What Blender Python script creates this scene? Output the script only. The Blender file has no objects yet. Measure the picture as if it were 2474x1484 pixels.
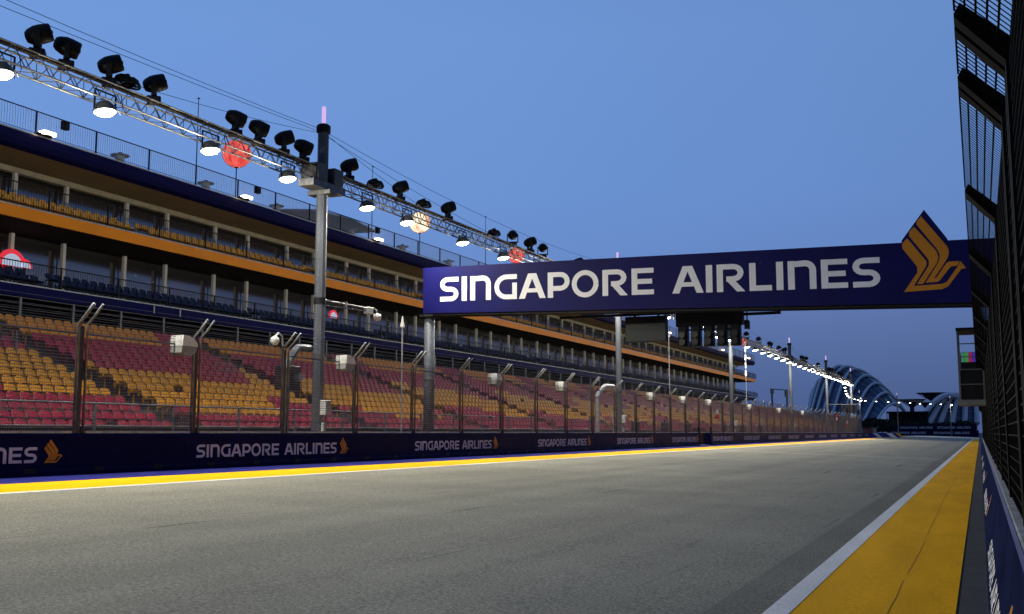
import bpy, math, random
from mathutils import Vector, Matrix
random.seed(7)
SC = bpy.context.scene
COL = SC.collection
PI = math.pi

# ------------------------------------------------------------------ camera
PW, PH, F = 2473.0, 1484.0, 2540.0           # photograph frame (reduced pixels), focal length in those pixels
VPX, VPY, CAMH = 2367.0, 1045.0, 0.97        # vanishing point of the straight, eye height
_d = Vector((VPX-PW/2, VPY-PH/2, F)).normalized()
_g = Vector((0, F, -(VPY-PH/2))).normalized()
_zc = -_g; _yc = _d; _xc = _yc.cross(_zc).normalized()
RW = Matrix((_xc, _yc, _zc))                 # photo axes (right, down, forward) -> world (X right, Y along track, Z up)
cam_d = bpy.data.cameras.new('camera'); cam = bpy.data.objects.new('camera', cam_d); COL.objects.link(cam)
cam_d.sensor_width = 36; cam_d.lens = 36*F/PW; cam_d.clip_start = 0.02; cam_d.clip_end = 6000
_r = RW @ Vector((1,0,0)); _u = RW @ Vector((0,-1,0)); _b = RW @ Vector((0,0,-1))
cam.matrix_world = Matrix(((_r.x,_u.x,_b.x,0),(_r.y,_u.y,_b.y,0),(_r.z,_u.z,_b.z,CAMH),(0,0,0,1)))
SC.camera = cam
def px(x, y, X=None, Y=None, Z=None):
    """photo pixel -> world point on the plane X=, Y= or Z="""
    v = RW @ Vector((x-PW/2, y-PH/2, F))
    if X is not None: t = X/v.x
    elif Y is not None: t = Y/v.y
    else: t = (Z-CAMH)/v.z
    return Vector((v.x*t, v.y*t, CAMH+v.z*t))

# ------------------------------------------------------------------ world, sun, exposure
w = bpy.data.worlds.new('World'); SC.world = w; w.use_nodes = True
nt = w.node_tree; nt.nodes.clear()
sky = nt.nodes.new('ShaderNodeTexSky'); sky.sky_type = 'NISHITA'; sky.sun_disc = False
SUN_EL, SUN_ROT = math.radians(4.0), math.radians(80)
sky.sun_elevation = SUN_EL; sky.sun_rotation = SUN_ROT
sky.altitude = 0; sky.air_density = 1.0; sky.dust_density = 0.3; sky.ozone_density = 3.0
# dusk sky: even blue that deepens and turns violet towards the horizon, with the Nishita sky adding the brighter side
tcw = nt.nodes.new('ShaderNodeTexCoord'); sep = nt.nodes.new('ShaderNodeSeparateXYZ'); nt.links.new(tcw.outputs['Generated'], sep.inputs[0])
rp_ = nt.nodes.new('ShaderNodeValToRGB'); el_ = rp_.color_ramp.elements
SKY = [(p_,(c_[0]*.95,c_[1]*.95,c_[2]*.90)) for p_,c_ in ((0.0,(.062,.105,.28)),(.04,(.072,.122,.315)),(.105,(.106,.172,.425)),(.165,(.132,.245,.59)),(.22,(.138,.268,.635)),(.36,(.148,.287,.66)),(.55,(.13,.26,.61)),(1.0,(.075,.15,.38)))]
while len(el_) < len(SKY): el_.new(.5)
for e,(p_,c_) in zip(el_, SKY): e.position = p_; e.color = (*c_,1)
nt.links.new(sep.outputs[2], rp_.inputs[0])
tint = nt.nodes.new('ShaderNodeVectorMath'); tint.operation = 'MULTIPLY_ADD'
tint.inputs[1].default_value = (6.667,6.667,6.667)
nsc = nt.nodes.new('ShaderNodeVectorMath'); nsc.operation = 'MULTIPLY'; nsc.inputs[1].default_value = (.04,.04,.04)
nt.links.new(sky.outputs[0], nsc.inputs[0]); 
dtv = nt.nodes.new('ShaderNodeVectorMath'); dtv.operation = 'DOT_PRODUCT'; dtv.inputs[1].default_value = (-.87,.50,0)   # afterglow side
nt.links.new(tcw.outputs['Generated'], dtv.inputs[0])
mra = nt.nodes.new('ShaderNodeMapRange'); mra.inputs[1].default_value = -1; mra.inputs[2].default_value = 1; mra.inputs[3].default_value = .30; mra.inputs[4].default_value = 1.20
nt.links.new(dtv.outputs['Value'], mra.inputs[0])
scl = nt.nodes.new('ShaderNodeVectorMath'); scl.operation = 'SCALE'
nt.links.new(rp_.outputs[0], scl.inputs[0]); nt.links.new(mra.outputs[0], scl.inputs['Scale']); nt.links.new(scl.outputs[0], tint.inputs[0]); nt.links.new(nsc.outputs[0], tint.inputs[2])
bg = nt.nodes.new('ShaderNodeBackground'); bg.inputs['Strength'].default_value = 0.15
wo = nt.nodes.new('ShaderNodeOutputWorld')
nt.links.new(tint.outputs[0], bg.inputs['Color']); nt.links.new(bg.outputs[0], wo.inputs['Surface'])
sl = bpy.data.lights.new('sun', 'SUN'); sl.energy = 0.03; sl.angle = math.radians(20); sl.color = (1,.8,.7)
so = bpy.data.objects.new('sun', sl); COL.objects.link(so)
_sd = Vector((math.sin(SUN_ROT)*math.cos(SUN_EL), math.cos(SUN_ROT)*math.cos(SUN_EL), math.sin(max(SUN_EL, .05))))
so.rotation_euler = _sd.to_track_quat('Z','Y').to_euler()
SC.view_settings.view_transform = 'Standard'; SC.view_settings.look = 'None'
SC.view_settings.exposure = 0.0; SC.view_settings.gamma = 1.0
LAMP_W = 2050.0
GLOW_W = 250.0

# ------------------------------------------------------------------ materials
def nodes_of(name):
    m = bpy.data.materials.new(name); m.use_nodes = True
    n = m.node_tree.nodes; b = n['Principled BSDF']
    return m, n, m.node_tree.links, b
def noise(n, l, scale, detail=3, rough=.5, vec=None, sx=None):
    geo = n.new('ShaderNodeNewGeometry'); src = geo.outputs['Position']
    if sx:
        mp = n.new('ShaderNodeMapping'); mp.inputs['Scale'].default_value = sx
        l.new(src, mp.inputs['Vector']); src = mp.outputs[0]
    t = n.new('ShaderNodeTexNoise'); t.inputs['Scale'].default_value = scale
    t.inputs['Detail'].default_value = detail; t.inputs['Roughness'].default_value = rough
    l.new(src, t.inputs['Vector']); return t.outputs['Fac']
def ramp(n, l, fac, p0, c0, p1, c1):
    r = n.new('ShaderNodeValToRGB'); e = r.color_ramp.elements
    e[0].position = p0; e[0].color = c0; e[1].position = p1; e[1].color = c1
    l.new(fac, r.inputs[0]); return r.outputs[0]
def g3(v): return (v,v,v,1)
def mul(n, l, a, b, fac=1.0):
    m = n.new('ShaderNodeMix'); m.data_type = 'RGBA'; m.blend_type = 'MULTIPLY'; m.inputs[0].default_value = fac
    if isinstance(a, tuple): m.inputs[6].default_value = a
    else: l.new(a, m.inputs[6])
    if isinstance(b, tuple): m.inputs[7].default_value = b
    else: l.new(b, m.inputs[7])
    return m.outputs[2]
def bump(n, l, b, h, strength, dist):
    k = n.new('ShaderNodeBump'); k.inputs['Strength'].default_value = strength; k.inputs['Distance'].default_value = dist
    l.new(h, k.inputs['Height']); l.new(k.outputs[0], b.inputs['Normal'])
MATS = {}
def M(name, col=(.5,.5,.5), rough=.6, metal=0.0, var=.25, scale=2.0, spec=.18, stretch=None, bmp=0, fine=None):
    if name in MATS: return MATS[name]
    m, n, l, b = nodes_of(name)
    c = (*col, 1)
    f = noise(n, l, scale, 5, .6, sx=stretch)
    r = ramp(n, l, f, .3, g3(1-var), .7, g3(1+var*.6))
    out = mul(n, l, c, r)
    if fine:
        out = mul(n, l, out, ramp(n, l, noise(n, l, fine, 2), .35, g3(.8), .65, g3(1.1)))
    l.new(out, b.inputs['Base Color'])
    rr = n.new('ShaderNodeMapRange'); rr.inputs[3].default_value = max(0, rough-.12); rr.inputs[4].default_value = min(1, rough+.12)
    l.new(f, rr.inputs[0]); l.new(rr.outputs[0], b.inputs['Roughness'])
    b.inputs['Metallic'].default_value = metal; b.inputs['Specular IOR Level'].default_value = spec
    if bmp: bump(n, l, b, noise(n, l, scale*8, 3), bmp, .01)
    MATS[name] = m; return m
def EM(name, col, strength):
    if name in MATS: return MATS[name]
    m, n, l, b = nodes_of(name)
    b.inputs['Base Color'].default_value = (*[min(.8, x) for x in col], 1)
    b.inputs['Emission Color'].default_value = (*col, 1); b.inputs['Emission Strength'].default_value = strength
    MATS[name] = m; return m

def make_asphalt(name, tone, dark=False):
    m, n, l, b = nodes_of(name)
    grain = ramp(n, l, noise(n, l, 30, 4, .75), .36, g3(.45), .66, g3(1.52))
    grit = ramp(n, l, noise(n, l, 130, 2, .6), .4, g3(.62), .62, g3(1.3))
    big = ramp(n, l, noise(n, l, .35, 4, .6), .3, g3(.84), .7, g3(1.1))
    lanes = ramp(n, l, noise(n, l, 1.0, 3, .6, sx=(.9,.012,1)), .32, g3(.86), .62, g3(1.06))
    marks = ramp(n, l, noise(n, l, 1.0, 2, .5, sx=(5.5,.16,1)), .265, g3(.5), .33, g3(1))
    c = mul(n, l, (tone, tone*.945, tone*.72, 1), grain); c = mul(n, l, c, grit); c = mul(n, l, c, big); c = mul(n, l, c, lanes); c = mul(n, l, c, marks)
    l.new(c, b.inputs['Base Color']); b.inputs['Roughness'].default_value = .78; b.inputs['Specular IOR Level'].default_value = .12
    bump(n, l, b, noise(n, l, 60, 3, .7), .7, .012)
    MATS[name] = m; return m
def make_paint(name, col, wear=.3, base=(.16,.155,.14)):
    m, n, l, b = nodes_of(name)
    big = ramp(n, l, noise(n, l, .8, 5, .65, sx=(1.5,.25,1)), .3, g3(1-wear*.6), .7, g3(1.08))
    gr = ramp(n, l, noise(n, l, 45, 3, .7), .33, g3(.74), .62, g3(1.1))
    c = mul(n, l, (*col,1), big); c = mul(n, l, c, gr)
    chip = ramp(n, l, noise(n, l, 9, 5, .75, sx=(1,.35,1)), .27, g3(1), .33, g3(0))
    mx = n.new('ShaderNodeMix'); mx.data_type = 'RGBA'; l.new(chip, mx.inputs[0]); l.new(c, mx.inputs[6]); mx.inputs[7].default_value = (*base,1)
    l.new(mx.outputs[2], b.inputs['Base Color']); b.inputs['Roughness'].default_value = .75; b.inputs['Specular IOR Level'].default_value = .03
    bump(n, l, b, noise(n, l, 60, 3, .7), .45, .01)
    MATS[name] = m; return m
asphalt = make_asphalt('asphalt', .26)
asphalt_dark = make_asphalt('asphalt_dark', .205)
paint_yellow = make_paint('paint_yellow', (.85,.41,.001), .3, (.3,.16,.005))
paint_white = make_paint('paint_white', (.72,.72,.70), .25)
paint_blue = make_paint('paint_blue', (.02,.022,.16), .4)
gutter_mat = M('gutter', (.045,.047,.045), .85, var=.4, scale=3, bmp=.5, fine=60)
concrete = M('concrete', (.30,.30,.29), .85, var=.35, scale=4, bmp=.5, fine=40)
concrete_dark = M('concrete_dark', (.085,.085,.085), .85, var=.4, scale=1.5, bmp=.3)
banner = M('banner_vinyl', (.0009,.0016,.036), .5, var=.28, scale=1.1, spec=.05, stretch=(1,.6,2.5))
board_blue = M('board_vinyl', (.006,.006,.075), .5, var=.2, scale=.8, spec=.08)
letter_white = M('letter_white', (.74,.74,.74), .55, var=.06, scale=2)
letter_dim = M('letter_grey_white', (.50,.49,.58), .6, var=.1, scale=3)
emblem_gold = M('emblem_gold', (.52,.20,.012), .5, var=.12, scale=2)
galv = M('galvanised_steel', (.16,.165,.175), .5, .55, var=.4, scale=5, fine=30)
galv_light = M('galvanised_light', (.42,.43,.44), .5, .4, var=.3, scale=5)
wire_mat = M('fence_wire', (.23,.23,.24), .5, .5, var=.2, scale=6)
mast_mat = M('mast_steel', (.095,.105,.125), .5, .1, var=.35, scale=1.2, stretch=(1,1,.35), fine=20)
alu = M('truss_aluminium', (.16,.155,.14), .45, .7, var=.3, scale=6)
black = M('black_metal', (.012,.012,.014), .55, var=.4, scale=5)
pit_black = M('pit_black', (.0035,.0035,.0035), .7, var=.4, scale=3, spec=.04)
black_rub = M('black_cover', (.008,.008,.009), .5, var=.4, scale=5)
seat_red = M('seat_red', (.34,.006,.042), .42, var=.22, scale=1.3)
seat_yellow = M('seat_yellow', (.64,.29,.003), .42, var=.2, scale=1.3)
seat_orange = M('seat_orange', (.66,.26,.02), .45, var=.2, scale=1.3)
seat_blue = M('seat_blue', (.008,.022,.085), .45, var=.3, scale=1.2)
fascia_blue = M('fascia_blue', (.005,.006,.07), .6, spec=.05, var=.2, scale=.4)
fascia_orange = M('fascia_orange', (.95,.30,.001), .5, var=.1, scale=.5)
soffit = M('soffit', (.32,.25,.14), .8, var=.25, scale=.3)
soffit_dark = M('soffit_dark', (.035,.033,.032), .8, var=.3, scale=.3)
column_white = M('column_white', (.82,.81,.79), .6, var=.12, scale=1)
trim_white = M('trim_white', (.45,.45,.44), .5, .2, var=.2, scale=2)
white_box = M('white_plastic', (.62,.63,.60), .5, var=.25, scale=3)
dark_room = M('dark_interior', (.03,.03,.034), .9, var=.3, scale=.6)
lamp_white = EM('lamp_face', (.96,1.0,.93), 14.0)
lamp_warm = EM('lamp_warm', (1,.82,.62), 9.0)
beacon_em = EM('beacon_tube', (.85,.55,.95), .75)
downlight = EM('downlight', (1,.92,.8), 4.0)
def make_glass():
    m = bpy.data.materials.new('dark_glazing'); m.use_nodes = True; n = m.node_tree.nodes; l = m.node_tree.links; n.clear()
    o = n.new('ShaderNodeOutputMaterial'); mx = n.new('ShaderNodeMixShader'); t = n.new('ShaderNodeBsdfTransparent'); gl = n.new('ShaderNodeBsdfGlossy')
    t.inputs[0].default_value = (.30,.31,.35,1); gl.inputs[0].default_value = (.9,.82,.80,1); gl.inputs['Roughness'].default_value = .12
    mx.inputs[0].default_value = .34
    f = noise(n, l, .5, 2); bp = n.new('ShaderNodeBump'); bp.inputs['Strength'].default_value = .06; bp.inputs['Distance'].default_value = .05
    l.new(f, bp.inputs['Height']); l.new(bp.outputs[0], gl.inputs['Normal'])
    l.new(t.outputs[0], mx.inputs[1]); l.new(gl.outputs[0], mx.inputs[2]); l.new(mx.outputs[0], o.inputs[0]); return m
glass = make_glass()
dome_glass = M('dome_glass', (.045,.08,.15), .3, var=.4, scale=.06, spec=.25)
dome_rib = M('dome_rib', (.70,.72,.78), .5, var=.1, scale=.1)

# ------------------------------------------------------------------ mesh helpers
class MB:
    def __init__(s): s.v = []; s.f = []
    def add(s, vs, fs):
        o = len(s.v); s.v += [tuple(p) for p in vs]; s.f += [tuple(i+o for i in f) for f in fs]; return s
    def box(s, x0,y0,z0,x1,y1,z1):
        return s.add([(x0,y0,z0),(x1,y0,z0),(x1,y1,z0),(x0,y1,z0),(x0,y0,z1),(x1,y0,z1),(x1,y1,z1),(x0,y1,z1)],
            [(0,3,2,1),(4,5,6,7),(0,1,5,4),(1,2,6,5),(2,3,7,6),(3,0,4,7)])
    def cbox(s, x0,y0,z0,x1,y1,z1,c):
        # box with chamfered vertical and top edges
        p = [(x0+c,y0),(x1-c,y0),(x1,y0+c),(x1,y1-c),(x1-c,y1),(x0+c,y1),(x0,y1-c),(x0,y0+c)]
        q = [(max(x0+c,min(x1-c,a)),max(y0+c,min(y1-c,b))) for a,b in p]
        vs = [(a,b,z0) for a,b in p]+[(a,b,z1-c) for a,b in p]+[(a,b,z1) for a,b in q]
        fs = [tuple(range(7,-1,-1)), tuple(range(16,24))]
        for k in range(8):
            j = (k+1)%8; fs += [(k,j,8+j,8+k),(8+k,8+j,16+j,16+k)]
        return s.add(vs, fs)
    def tube(s, pts, r, n=6, cap=True):
        pts = [Vector(p) for p in pts]; m = len(pts)
        rs = r if isinstance(r, (list,tuple)) else [r]*m
        vs = []
        up = None
        for i,p in enumerate(pts):
            t = (pts[min(i+1,m-1)]-pts[max(i-1,0)]).normalized()
            if up is None: up = Vector((0,0,1)) if abs(t.z) < .9 else Vector((1,0,0))
            a = t.cross(up).normalized(); b = a.cross(t).normalized(); up = b
            for k in range(n):
                an = 2*PI*(k+.5)/n
                vs.append(p+a*(math.cos(an)*rs[i])+b*(math.sin(an)*rs[i]))
        fs = []
        for i in range(m-1):
            for k in range(n):
                j = (k+1)%n; fs.append((i*n+k, i*n+j, (i+1)*n+j, (i+1)*n+k))
        if cap: fs += [tuple(range(n-1,-1,-1)), tuple(range((m-1)*n, m*n))]
        return s.add(vs, fs)
    def lathe(s, prof, n=16, mat=None, cx=0, cy=0):
        mat = mat or Matrix.Identity(4); vs = []; fs = []
        for r,z in prof:
            for k in range(n):
                a = 2*PI*k/n; vs.append(mat @ Vector((cx+r*math.cos(a), cy+r*math.sin(a), z)))
        for i in range(len(prof)-1):
            for k in range(n):
                j = (k+1)%n; fs.append((i*n+k, i*n+j, (i+1)*n+j, (i+1)*n+k))
        fs += [tuple(range(n-1,-1,-1)), tuple(range((len(prof)-1)*n, len(prof)*n))]
        return s.add(vs, fs)
    def prism(s, pts, ext):
        """closed polygon pts (3D) extruded by vector ext"""
        n = len(pts); e = Vector(ext); P = [Vector(p) for p in pts]
        fs = [tuple(range(n-1,-1,-1)), tuple(range(n,2*n))]+[(k,(k+1)%n,n+(k+1)%n,n+k) for k in range(n)]
        return s.add(P+[p+e for p in P], fs)
    def quad(s, a,b,c,d): return s.add([a,b,c,d], [(0,1,2,3)])
    def mesh(s, name, mat, smooth=False):
        me = bpy.data.meshes.new(name); me.from_pydata(s.v, [], s.f); me.materials.append(mat)
        if smooth:
            for p in me.polygons: p.use_smooth = True
        me.update(); return me
def ob(name, data, parent=None, loc=(0,0,0), rot=None):
    o = bpy.data.objects.new(name, data); COL.objects.link(o); o.location = loc
    if rot is not None: o.rotation_euler = rot
    if parent: o.parent = parent
    return o
def part(name, mb, mat, parent, loc=(0,0,0), smooth=False, label=None, kind=None):
    o = ob(name, mb.mesh(name, mat, smooth), parent, loc)
    if label: o['label'] = label
    if kind: o['kind'] = kind
    return o
def tag(o, label, cat, group=None):
    o['label'] = label; o['category'] = cat
    if group: o['group'] = group
    return o
def thing(name, label, cat, loc=(0,0,0), group=None, rot=None):
    return tag(ob(name, None, None, loc, rot), label, cat, group)
def struct(name, mb, mat, smooth=False):
    o = ob(name, mb.mesh(name, mat, smooth)); o['kind'] = 'structure'; return o
ORD = ['first','second','third','fourth','fifth','sixth','seventh','eighth','ninth','tenth','eleventh','twelfth','thirteenth','fourteenth','fifteenth','sixteenth','seventeenth','eighteenth','nineteenth']
TENS = {2:'twenty',3:'thirty',4:'forty',5:'fifty'}
def nth(i):
    if i < 19: return ORD[i]
    t, u = divmod(i+1, 10)
    if u == 0: return {2:'twentieth',3:'thirtieth',4:'fortieth',5:'fiftieth'}[t]
    return TENS[t]+'-'+ORD[u-1]

XW = -19.2                                   # face of the left wall
def gz(x):                                   # the straight falls towards the pit side
    return 0.0 if x <= XW else (-0.6 if x >= 0 else -0.6*(x-XW)/(-XW))

# ------------------------------------------------------------------ ground, track, markings
def strip(x0, x1, y0, y1, lift, ny=1):
    mb = MB()
    for k in range(ny):
        a = y0+(y1-y0)*k/ny; b = y0+(y1-y0)*(k+1)/ny
        mb.quad((x0,a,gz(x0)+lift),(x1,a,gz(x1)+lift),(x1,b,gz(x1)+lift),(x0,b,gz(x0)+lift))
    return mb
gm = MB(); prof = [(-3500,-.02),(XW,-.02),(0,-.62),(3500,-.62)]
for (a,za),(b,zb) in zip(prof[:-1], prof[1:]): gm.quad((a,-200,za),(b,-200,zb),(b,5000,zb),(a,5000,za))
struct('ground', gm, concrete_dark)
struct('track', strip(-15.83, -2.2, -30, 384, 0, 1), asphalt)
struct('dark_asphalt_lane', strip(-2.2, -1.60, -30, 330, 0), asphalt_dark)  # same asphalt in a darker tone, beside the right white line
struct('left_white_line', strip(-15.97, -15.80, -30, 214, .004), paint_white)
struct('left_yellow_strip', strip(-17.72, -15.95, -30, 214, 0), paint_yellow)
struct('left_blue_strip', strip(-19.25, -17.72, -30, 214, 0), paint_blue)
struct('right_white_line', strip(-1.75, -1.55, -30, 290, .004), paint_white)
struct('right_yellow_strip', strip(-1.60, -.27, -30, 290, 0), paint_yellow)
struct('right_gutter', strip(-.27, .05, -30, 330, -.01), gutter_mat)
struct('far_asphalt', strip(-19.2, -15.97, 214, 384, 0), asphalt)
sm_ = MB(); xs_ = -.74; pts_ = []
for k in range(120):
    xs_ += random.uniform(-.012,.012); pts_.append((xs_, 3+k*.6))
for (xa,ya),(xb,yb) in zip(pts_[:-1],pts_[1:]):
    if random.random() < .8: sm_.quad((xa-.004,ya,gz(xa)+.003),(xa+.004,ya,gz(xa)+.003),(xb+.004,yb,gz(xb)+.003),(xb-.004,yb,gz(xb)+.003))
for yq in (17.5,27.0,39.5,52.0,66.0,84.0):
    sm_.quad((-1.55,yq,gz(-1.55)+.003),(-.27,yq+.05,gz(-.27)+.003),(-.27,yq+.075,gz(-.27)+.003),(-1.55,yq+.025,gz(-1.55)+.003))
struct('strip_seams', sm_, M('seam_dark', (.40,.20,.01), .8))
ln = MB(); ln.quad((-15.8,66,gz(-15.8)+.004),(-2.2,64.6,gz(-2.2)+.004),(-2.2,64.85,gz(-2.2)+.004),(-15.8,66.25,gz(-15.8)+.004))
struct('start_line', ln, paint_white)
fl = MB(); fl.quad((-19,330,gz(-19)+.004),(-.3,292,gz(-.3)+.004),(-.3,330,gz(-.3)+.004),(-19,352,gz(-19)+.004))
struct('far_white_marking', fl, paint_white)

# ------------------------------------------------------------------ lettering
def arc(cx, cy, rx, ry, a0, a1, n=6):
    return [(cx+rx*math.cos(math.radians(a0+(a1-a0)*k/n)), cy+ry*math.sin(math.radians(a0+(a1-a0)*k/n))) for k in range(n+1)]
T = .19
def stroke(pts, t=T):
    h = t/2; L = []; R = []
    m = len(pts)
    for i,p in enumerate(pts):
        def nrm(a,b):
            dx,dy = b[0]-a[0], b[1]-a[1]; q = math.hypot(dx,dy); return (-dy/q, dx/q)
        ns = []
        if i > 0: ns.append(nrm(pts[i-1],p))
        if i < m-1: ns.append(nrm(p,pts[i+1]))
        nx = sum(a for a,_ in ns)/len(ns); ny = sum(b for _,b in ns)/len(ns); q = nx*nx+ny*ny
        nx /= q; ny /= q
        L.append((p[0]+nx*h,p[1]+ny*h)); R.append((p[0]-nx*h,p[1]-ny*h))
    return [[R[i],R[i+1],L[i+1],L[i]] for i in range(m-1)]
def diag(x0, x1, w_, y0=0., y1=1.):
    return [[(x0-w_/2,y0),(x0+w_/2,y0),(x1+w_/2,y1),(x1-w_/2,y1)]]
def glyph(ch):
    h = T/2; S = []
    if ch == 'S':
        w = .80; r = .235
        S.append(stroke([(w,1-h)]+arc(h+r,.5+ (1-h-.5)/2, r,(1-h-.5)/2,90,270,8)+arc(w-h-r,h+(.5-h)/2,r,(.5-h)/2,90,-90,8)+[(0,h)]))
    elif ch == 'I':
        w = .22; S.append(stroke([(w/2,0),(w/2,1)], .22))
    elif ch == 'n':
        w = .88; S.append(stroke([(.105,0),(.105,1)], .21)); S.append(stroke([(.212,1-h-.02)]+arc(w-.105-.24,1-h-.24,.24,.24,90,0,5)+[(w-.105,0)], .205))
    elif ch == 'G':
        w = .93; r = .4
        S.append(stroke([(w,1-h)]+arc(h+r,.5,r,.5-h,90,270,12)+[(w-h,h),(w-h,.66)]))
    elif ch == 'A':
        w = 1.08; S.append(diag(.12,w/2-.045,.24)); S.append(diag(w-.12,w/2+.045,.24)); S.append(stroke([(.24,.32),(w-.24,.32)], .16))
    elif ch == 'P':
        w = .86; S.append(stroke([(.105,0),(.105,1)], .21)); r = (1-h-.36)/2
        S.append(stroke([(.212,1-h)]+arc(w-h-.27,1-h-r,.27,r,90,-90,8)+[(.212,1-h-2*r)]))
    elif ch == 'O':
        w = 1.02; S.append(stroke(arc(w/2,.5,w/2-h,.53-h,0,360,28)))
    elif ch == 'R':
        w = .93; S.append(stroke([(.105,0),(.105,1)], .21)); r = (1-h-.46)/2
        S.append(stroke([(.212,1-h)]+arc(w-h-.29,1-h-r,.25,r,90,-90,8)+[(.32,1-h-2*r)])); S.append(diag(w-.13,.47,.27,0,.40))
    elif ch == 'E':
        w = .80; S.append(stroke([(.105,0),(.105,1)], .21))
        for y,e in ((h,w),(.5,w-.06),(1-h,w)): S.append(stroke([(.212,y),(e,y)], .185))
    elif ch == 'L':
        w = .72; S.append(stroke([(.105,0),(.105,1)], .21)); S.append(stroke([(.212,h),(w,h)], .19))
    return w, S
def text_polys():
    """list of (polys) in em units for the sponsor name, and total width"""
    out = []; x = 0
    for li,ch in enumerate('SInGAPORE AIRLInES'):
        if ch == ' ': x += .5; continue
        w, S = glyph(ch)
        for k,st in enumerate(S):
            for q in st: out.append(([(a+x,b) for a,b in q], k, li))
        x += w+(.08 if ch in 'AGP' else .145)
    return out, x-.145
TXT, TXW = text_polys()
BIRD = [
 [(470,190),(400,262),(402,305),(680,690),(702,755),(700,815),(670,880),(490,1138),(660,1135),(690,1115),(820,960),(850,932),(935,928),(970,866),(820,862),(785,885),(637,1082),(612,1082),(772,865),(805,815),(828,750),(826,700),(805,640)],
 [(365,330),(295,400),(290,460),(530,790),(552,840),(545,900),(370,1150),(455,1150),(660,870),(685,800),(675,740),(660,700)],
 [(260,485),(188,560),(188,625),(385,905),(383,985),(185,1250),(720,1240),(800,1205),(985,978),(1050,970),(982,866),(944,932),(780,1145),(720,1165),(325,1172),(500,920),(522,865),(510,825)]]
def text_mb(fn, lift=.0025, only=None):
    """fn(s, t, off) -> world point, s 0..1 along, t 0..1 cap height"""
    mb = MB()
    for q,k,li in TXT:
        if only is not None and li != only: continue
        P = [fn(a/TXW, b, lift*(k+1)) for a,b in q]; mb.quad(*P)
    return mb
def bird_mb(fn):
    mb = MB()
    for poly in BIRD:
        P = [fn((x-185)/865., (1250-y)/1060.) for x,y in poly]
        mb.add(P, [tuple(range(len(P)-1,-1,-1))])
    return mb

# ------------------------------------------------------------------ left trackside wall
wall = thing('trackside_wall', 'low navy advertising wall along the left edge of the track', 'wall', (XW,0,0))
blk = MB()
blk.prism([(0,0,-.05),(0,0,.10),(-.035,0,.16),(-.035,0,.90),(-.07,0,.95),(-.50,0,.95),(-.55,0,-.05)], (0,3.985,0))
# front skirt has two slots
blk_me = blk.mesh('block', banner)
slot_me = MB().box(-.02,-.16,.06,.004,.16,.17).mesh('slot', black)
y = 2.15
WALL_Y0 = 2.15
while y < 210:
    if not (77.5 < y < 81.5):
        b = ob('block', blk_me, wall, (0,y,0))
        if y < 110:
            for dy in (1.0, 3.0): ob('forklift_slot', slot_me, b, (0,dy,0))
    y += 4.0
# lettering every 12 m
lt_me = text_mb(lambda s,t,o: Vector((-.033+o, 6.75*s, .30+.345*t))).mesh('lettering', letter_dim)
em_me = bird_mb(lambda s,t: Vector((-.0305, 6.95+.52*s, .29+.52*t))).mesh('emblem', emblem_gold)
k = 0
for y in [10.6+12*i for i in range(17)]:
    if 76 < y < 81: continue
    ob('lettering', lt_me, wall, (0,y,0)); ob('emblem', em_me, wall, (0,y,0))
# opening in the wall
op = thing('marshal_opening', 'dark opening in the navy wall with steps behind it', 'opening', (XW,78.15,0))
part('back_panel', MB().box(-.52,0,0,-.48,3.9,1.3), black, op)
for i in range(3): part('step', MB().box(-.45,.3,.25*i,-.1+(-.1*i),3.6,.25*i+.06), galv_light if i == 0 else black, op)
part('jamb', MB().box(-.1,.0,0,0,.12,1.4), black, op); part('jamb', MB().box(-.1,3.8,0,0,3.9,1.4), black, op)

# ------------------------------------------------------------------ left debris fence
fence = thing('debris_fence', 'tall wire debris fence with bent tops standing on the left wall', 'fence', (XW-.12,0,.95))
H1 = 2.58; TX, TZ = .45, .45
def post_mb():
    mb = MB(); mb.tube([(0,0,-.25),(0,0,H1),(TX*.45,0,H1+TZ*.40),(TX,0,H1+TZ)], .042, 6); return mb
post_me = post_mb().mesh('post', galv, True)
thin_me = MB().tube([(0,0,0),(0,0,H1),(TX*.45,0,H1+TZ*.40),(TX,0,H1+TZ)], .034, 6).mesh('post', galv, True)
ch_me = MB().box(-.10,-.055,-.3,-.02,.055,H1*.98).mesh('post_channel', M('post_dark', (.07,.07,.078), .6, .4, var=.3, scale=4))
pm = MB(); LP = 3.62
nz = 34
for i in range(nz+1):
    z = .06+(H1-.1)*i/nz; r = .0072
    pm.box(-r,0,z-r,r,LP,z+r)
for i in range(61):
    yy = LP*i/60; r = .0028
    pm.box(-r,yy-r,.03,r,yy+r,H1-.02)
for i in range(1,6):
    t = i/5.; pm.box(TX*t-.004,0,H1+TZ*t-.004,TX*t+.004,LP,H1+TZ*t+.004)
pm_me = pm.mesh('mesh_panel', wire_mat)
rail_me = MB().tube([(0,0,H1-.24),(0,LP,H1-.24)], .022, 6).mesh('top_rail', galv)
foot_me = MB().box(-.035,0,.0,.035,LP,.05).mesh('bottom_rail', galv_light)
midb_me = MB().tube([(0,0,.35),(0,LP,.35)], .018, 5).mesh('low_rail', galv)
FY = [18.45-4*4+4.0*i for i in range(49)]
for i,yy in enumerate(FY):
    p1 = ob('post', post_me, fence, (0,yy,0)); ob('post_channel', ch_me, p1, (0,.14,0))
    ob('post', thin_me, fence, (0,yy+.27,0))
    o = ob('mesh_panel', pm_me, fence, (0,yy+.31,0)); o['kind'] = 'stuff'
    ob('top_rail', rail_me, fence, (0,yy+.31,0)); ob('bottom_rail', foot_me, fence, (0,yy+.31,0)); ob('low_rail', midb_me, fence, (0,yy+.31,0))

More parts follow.
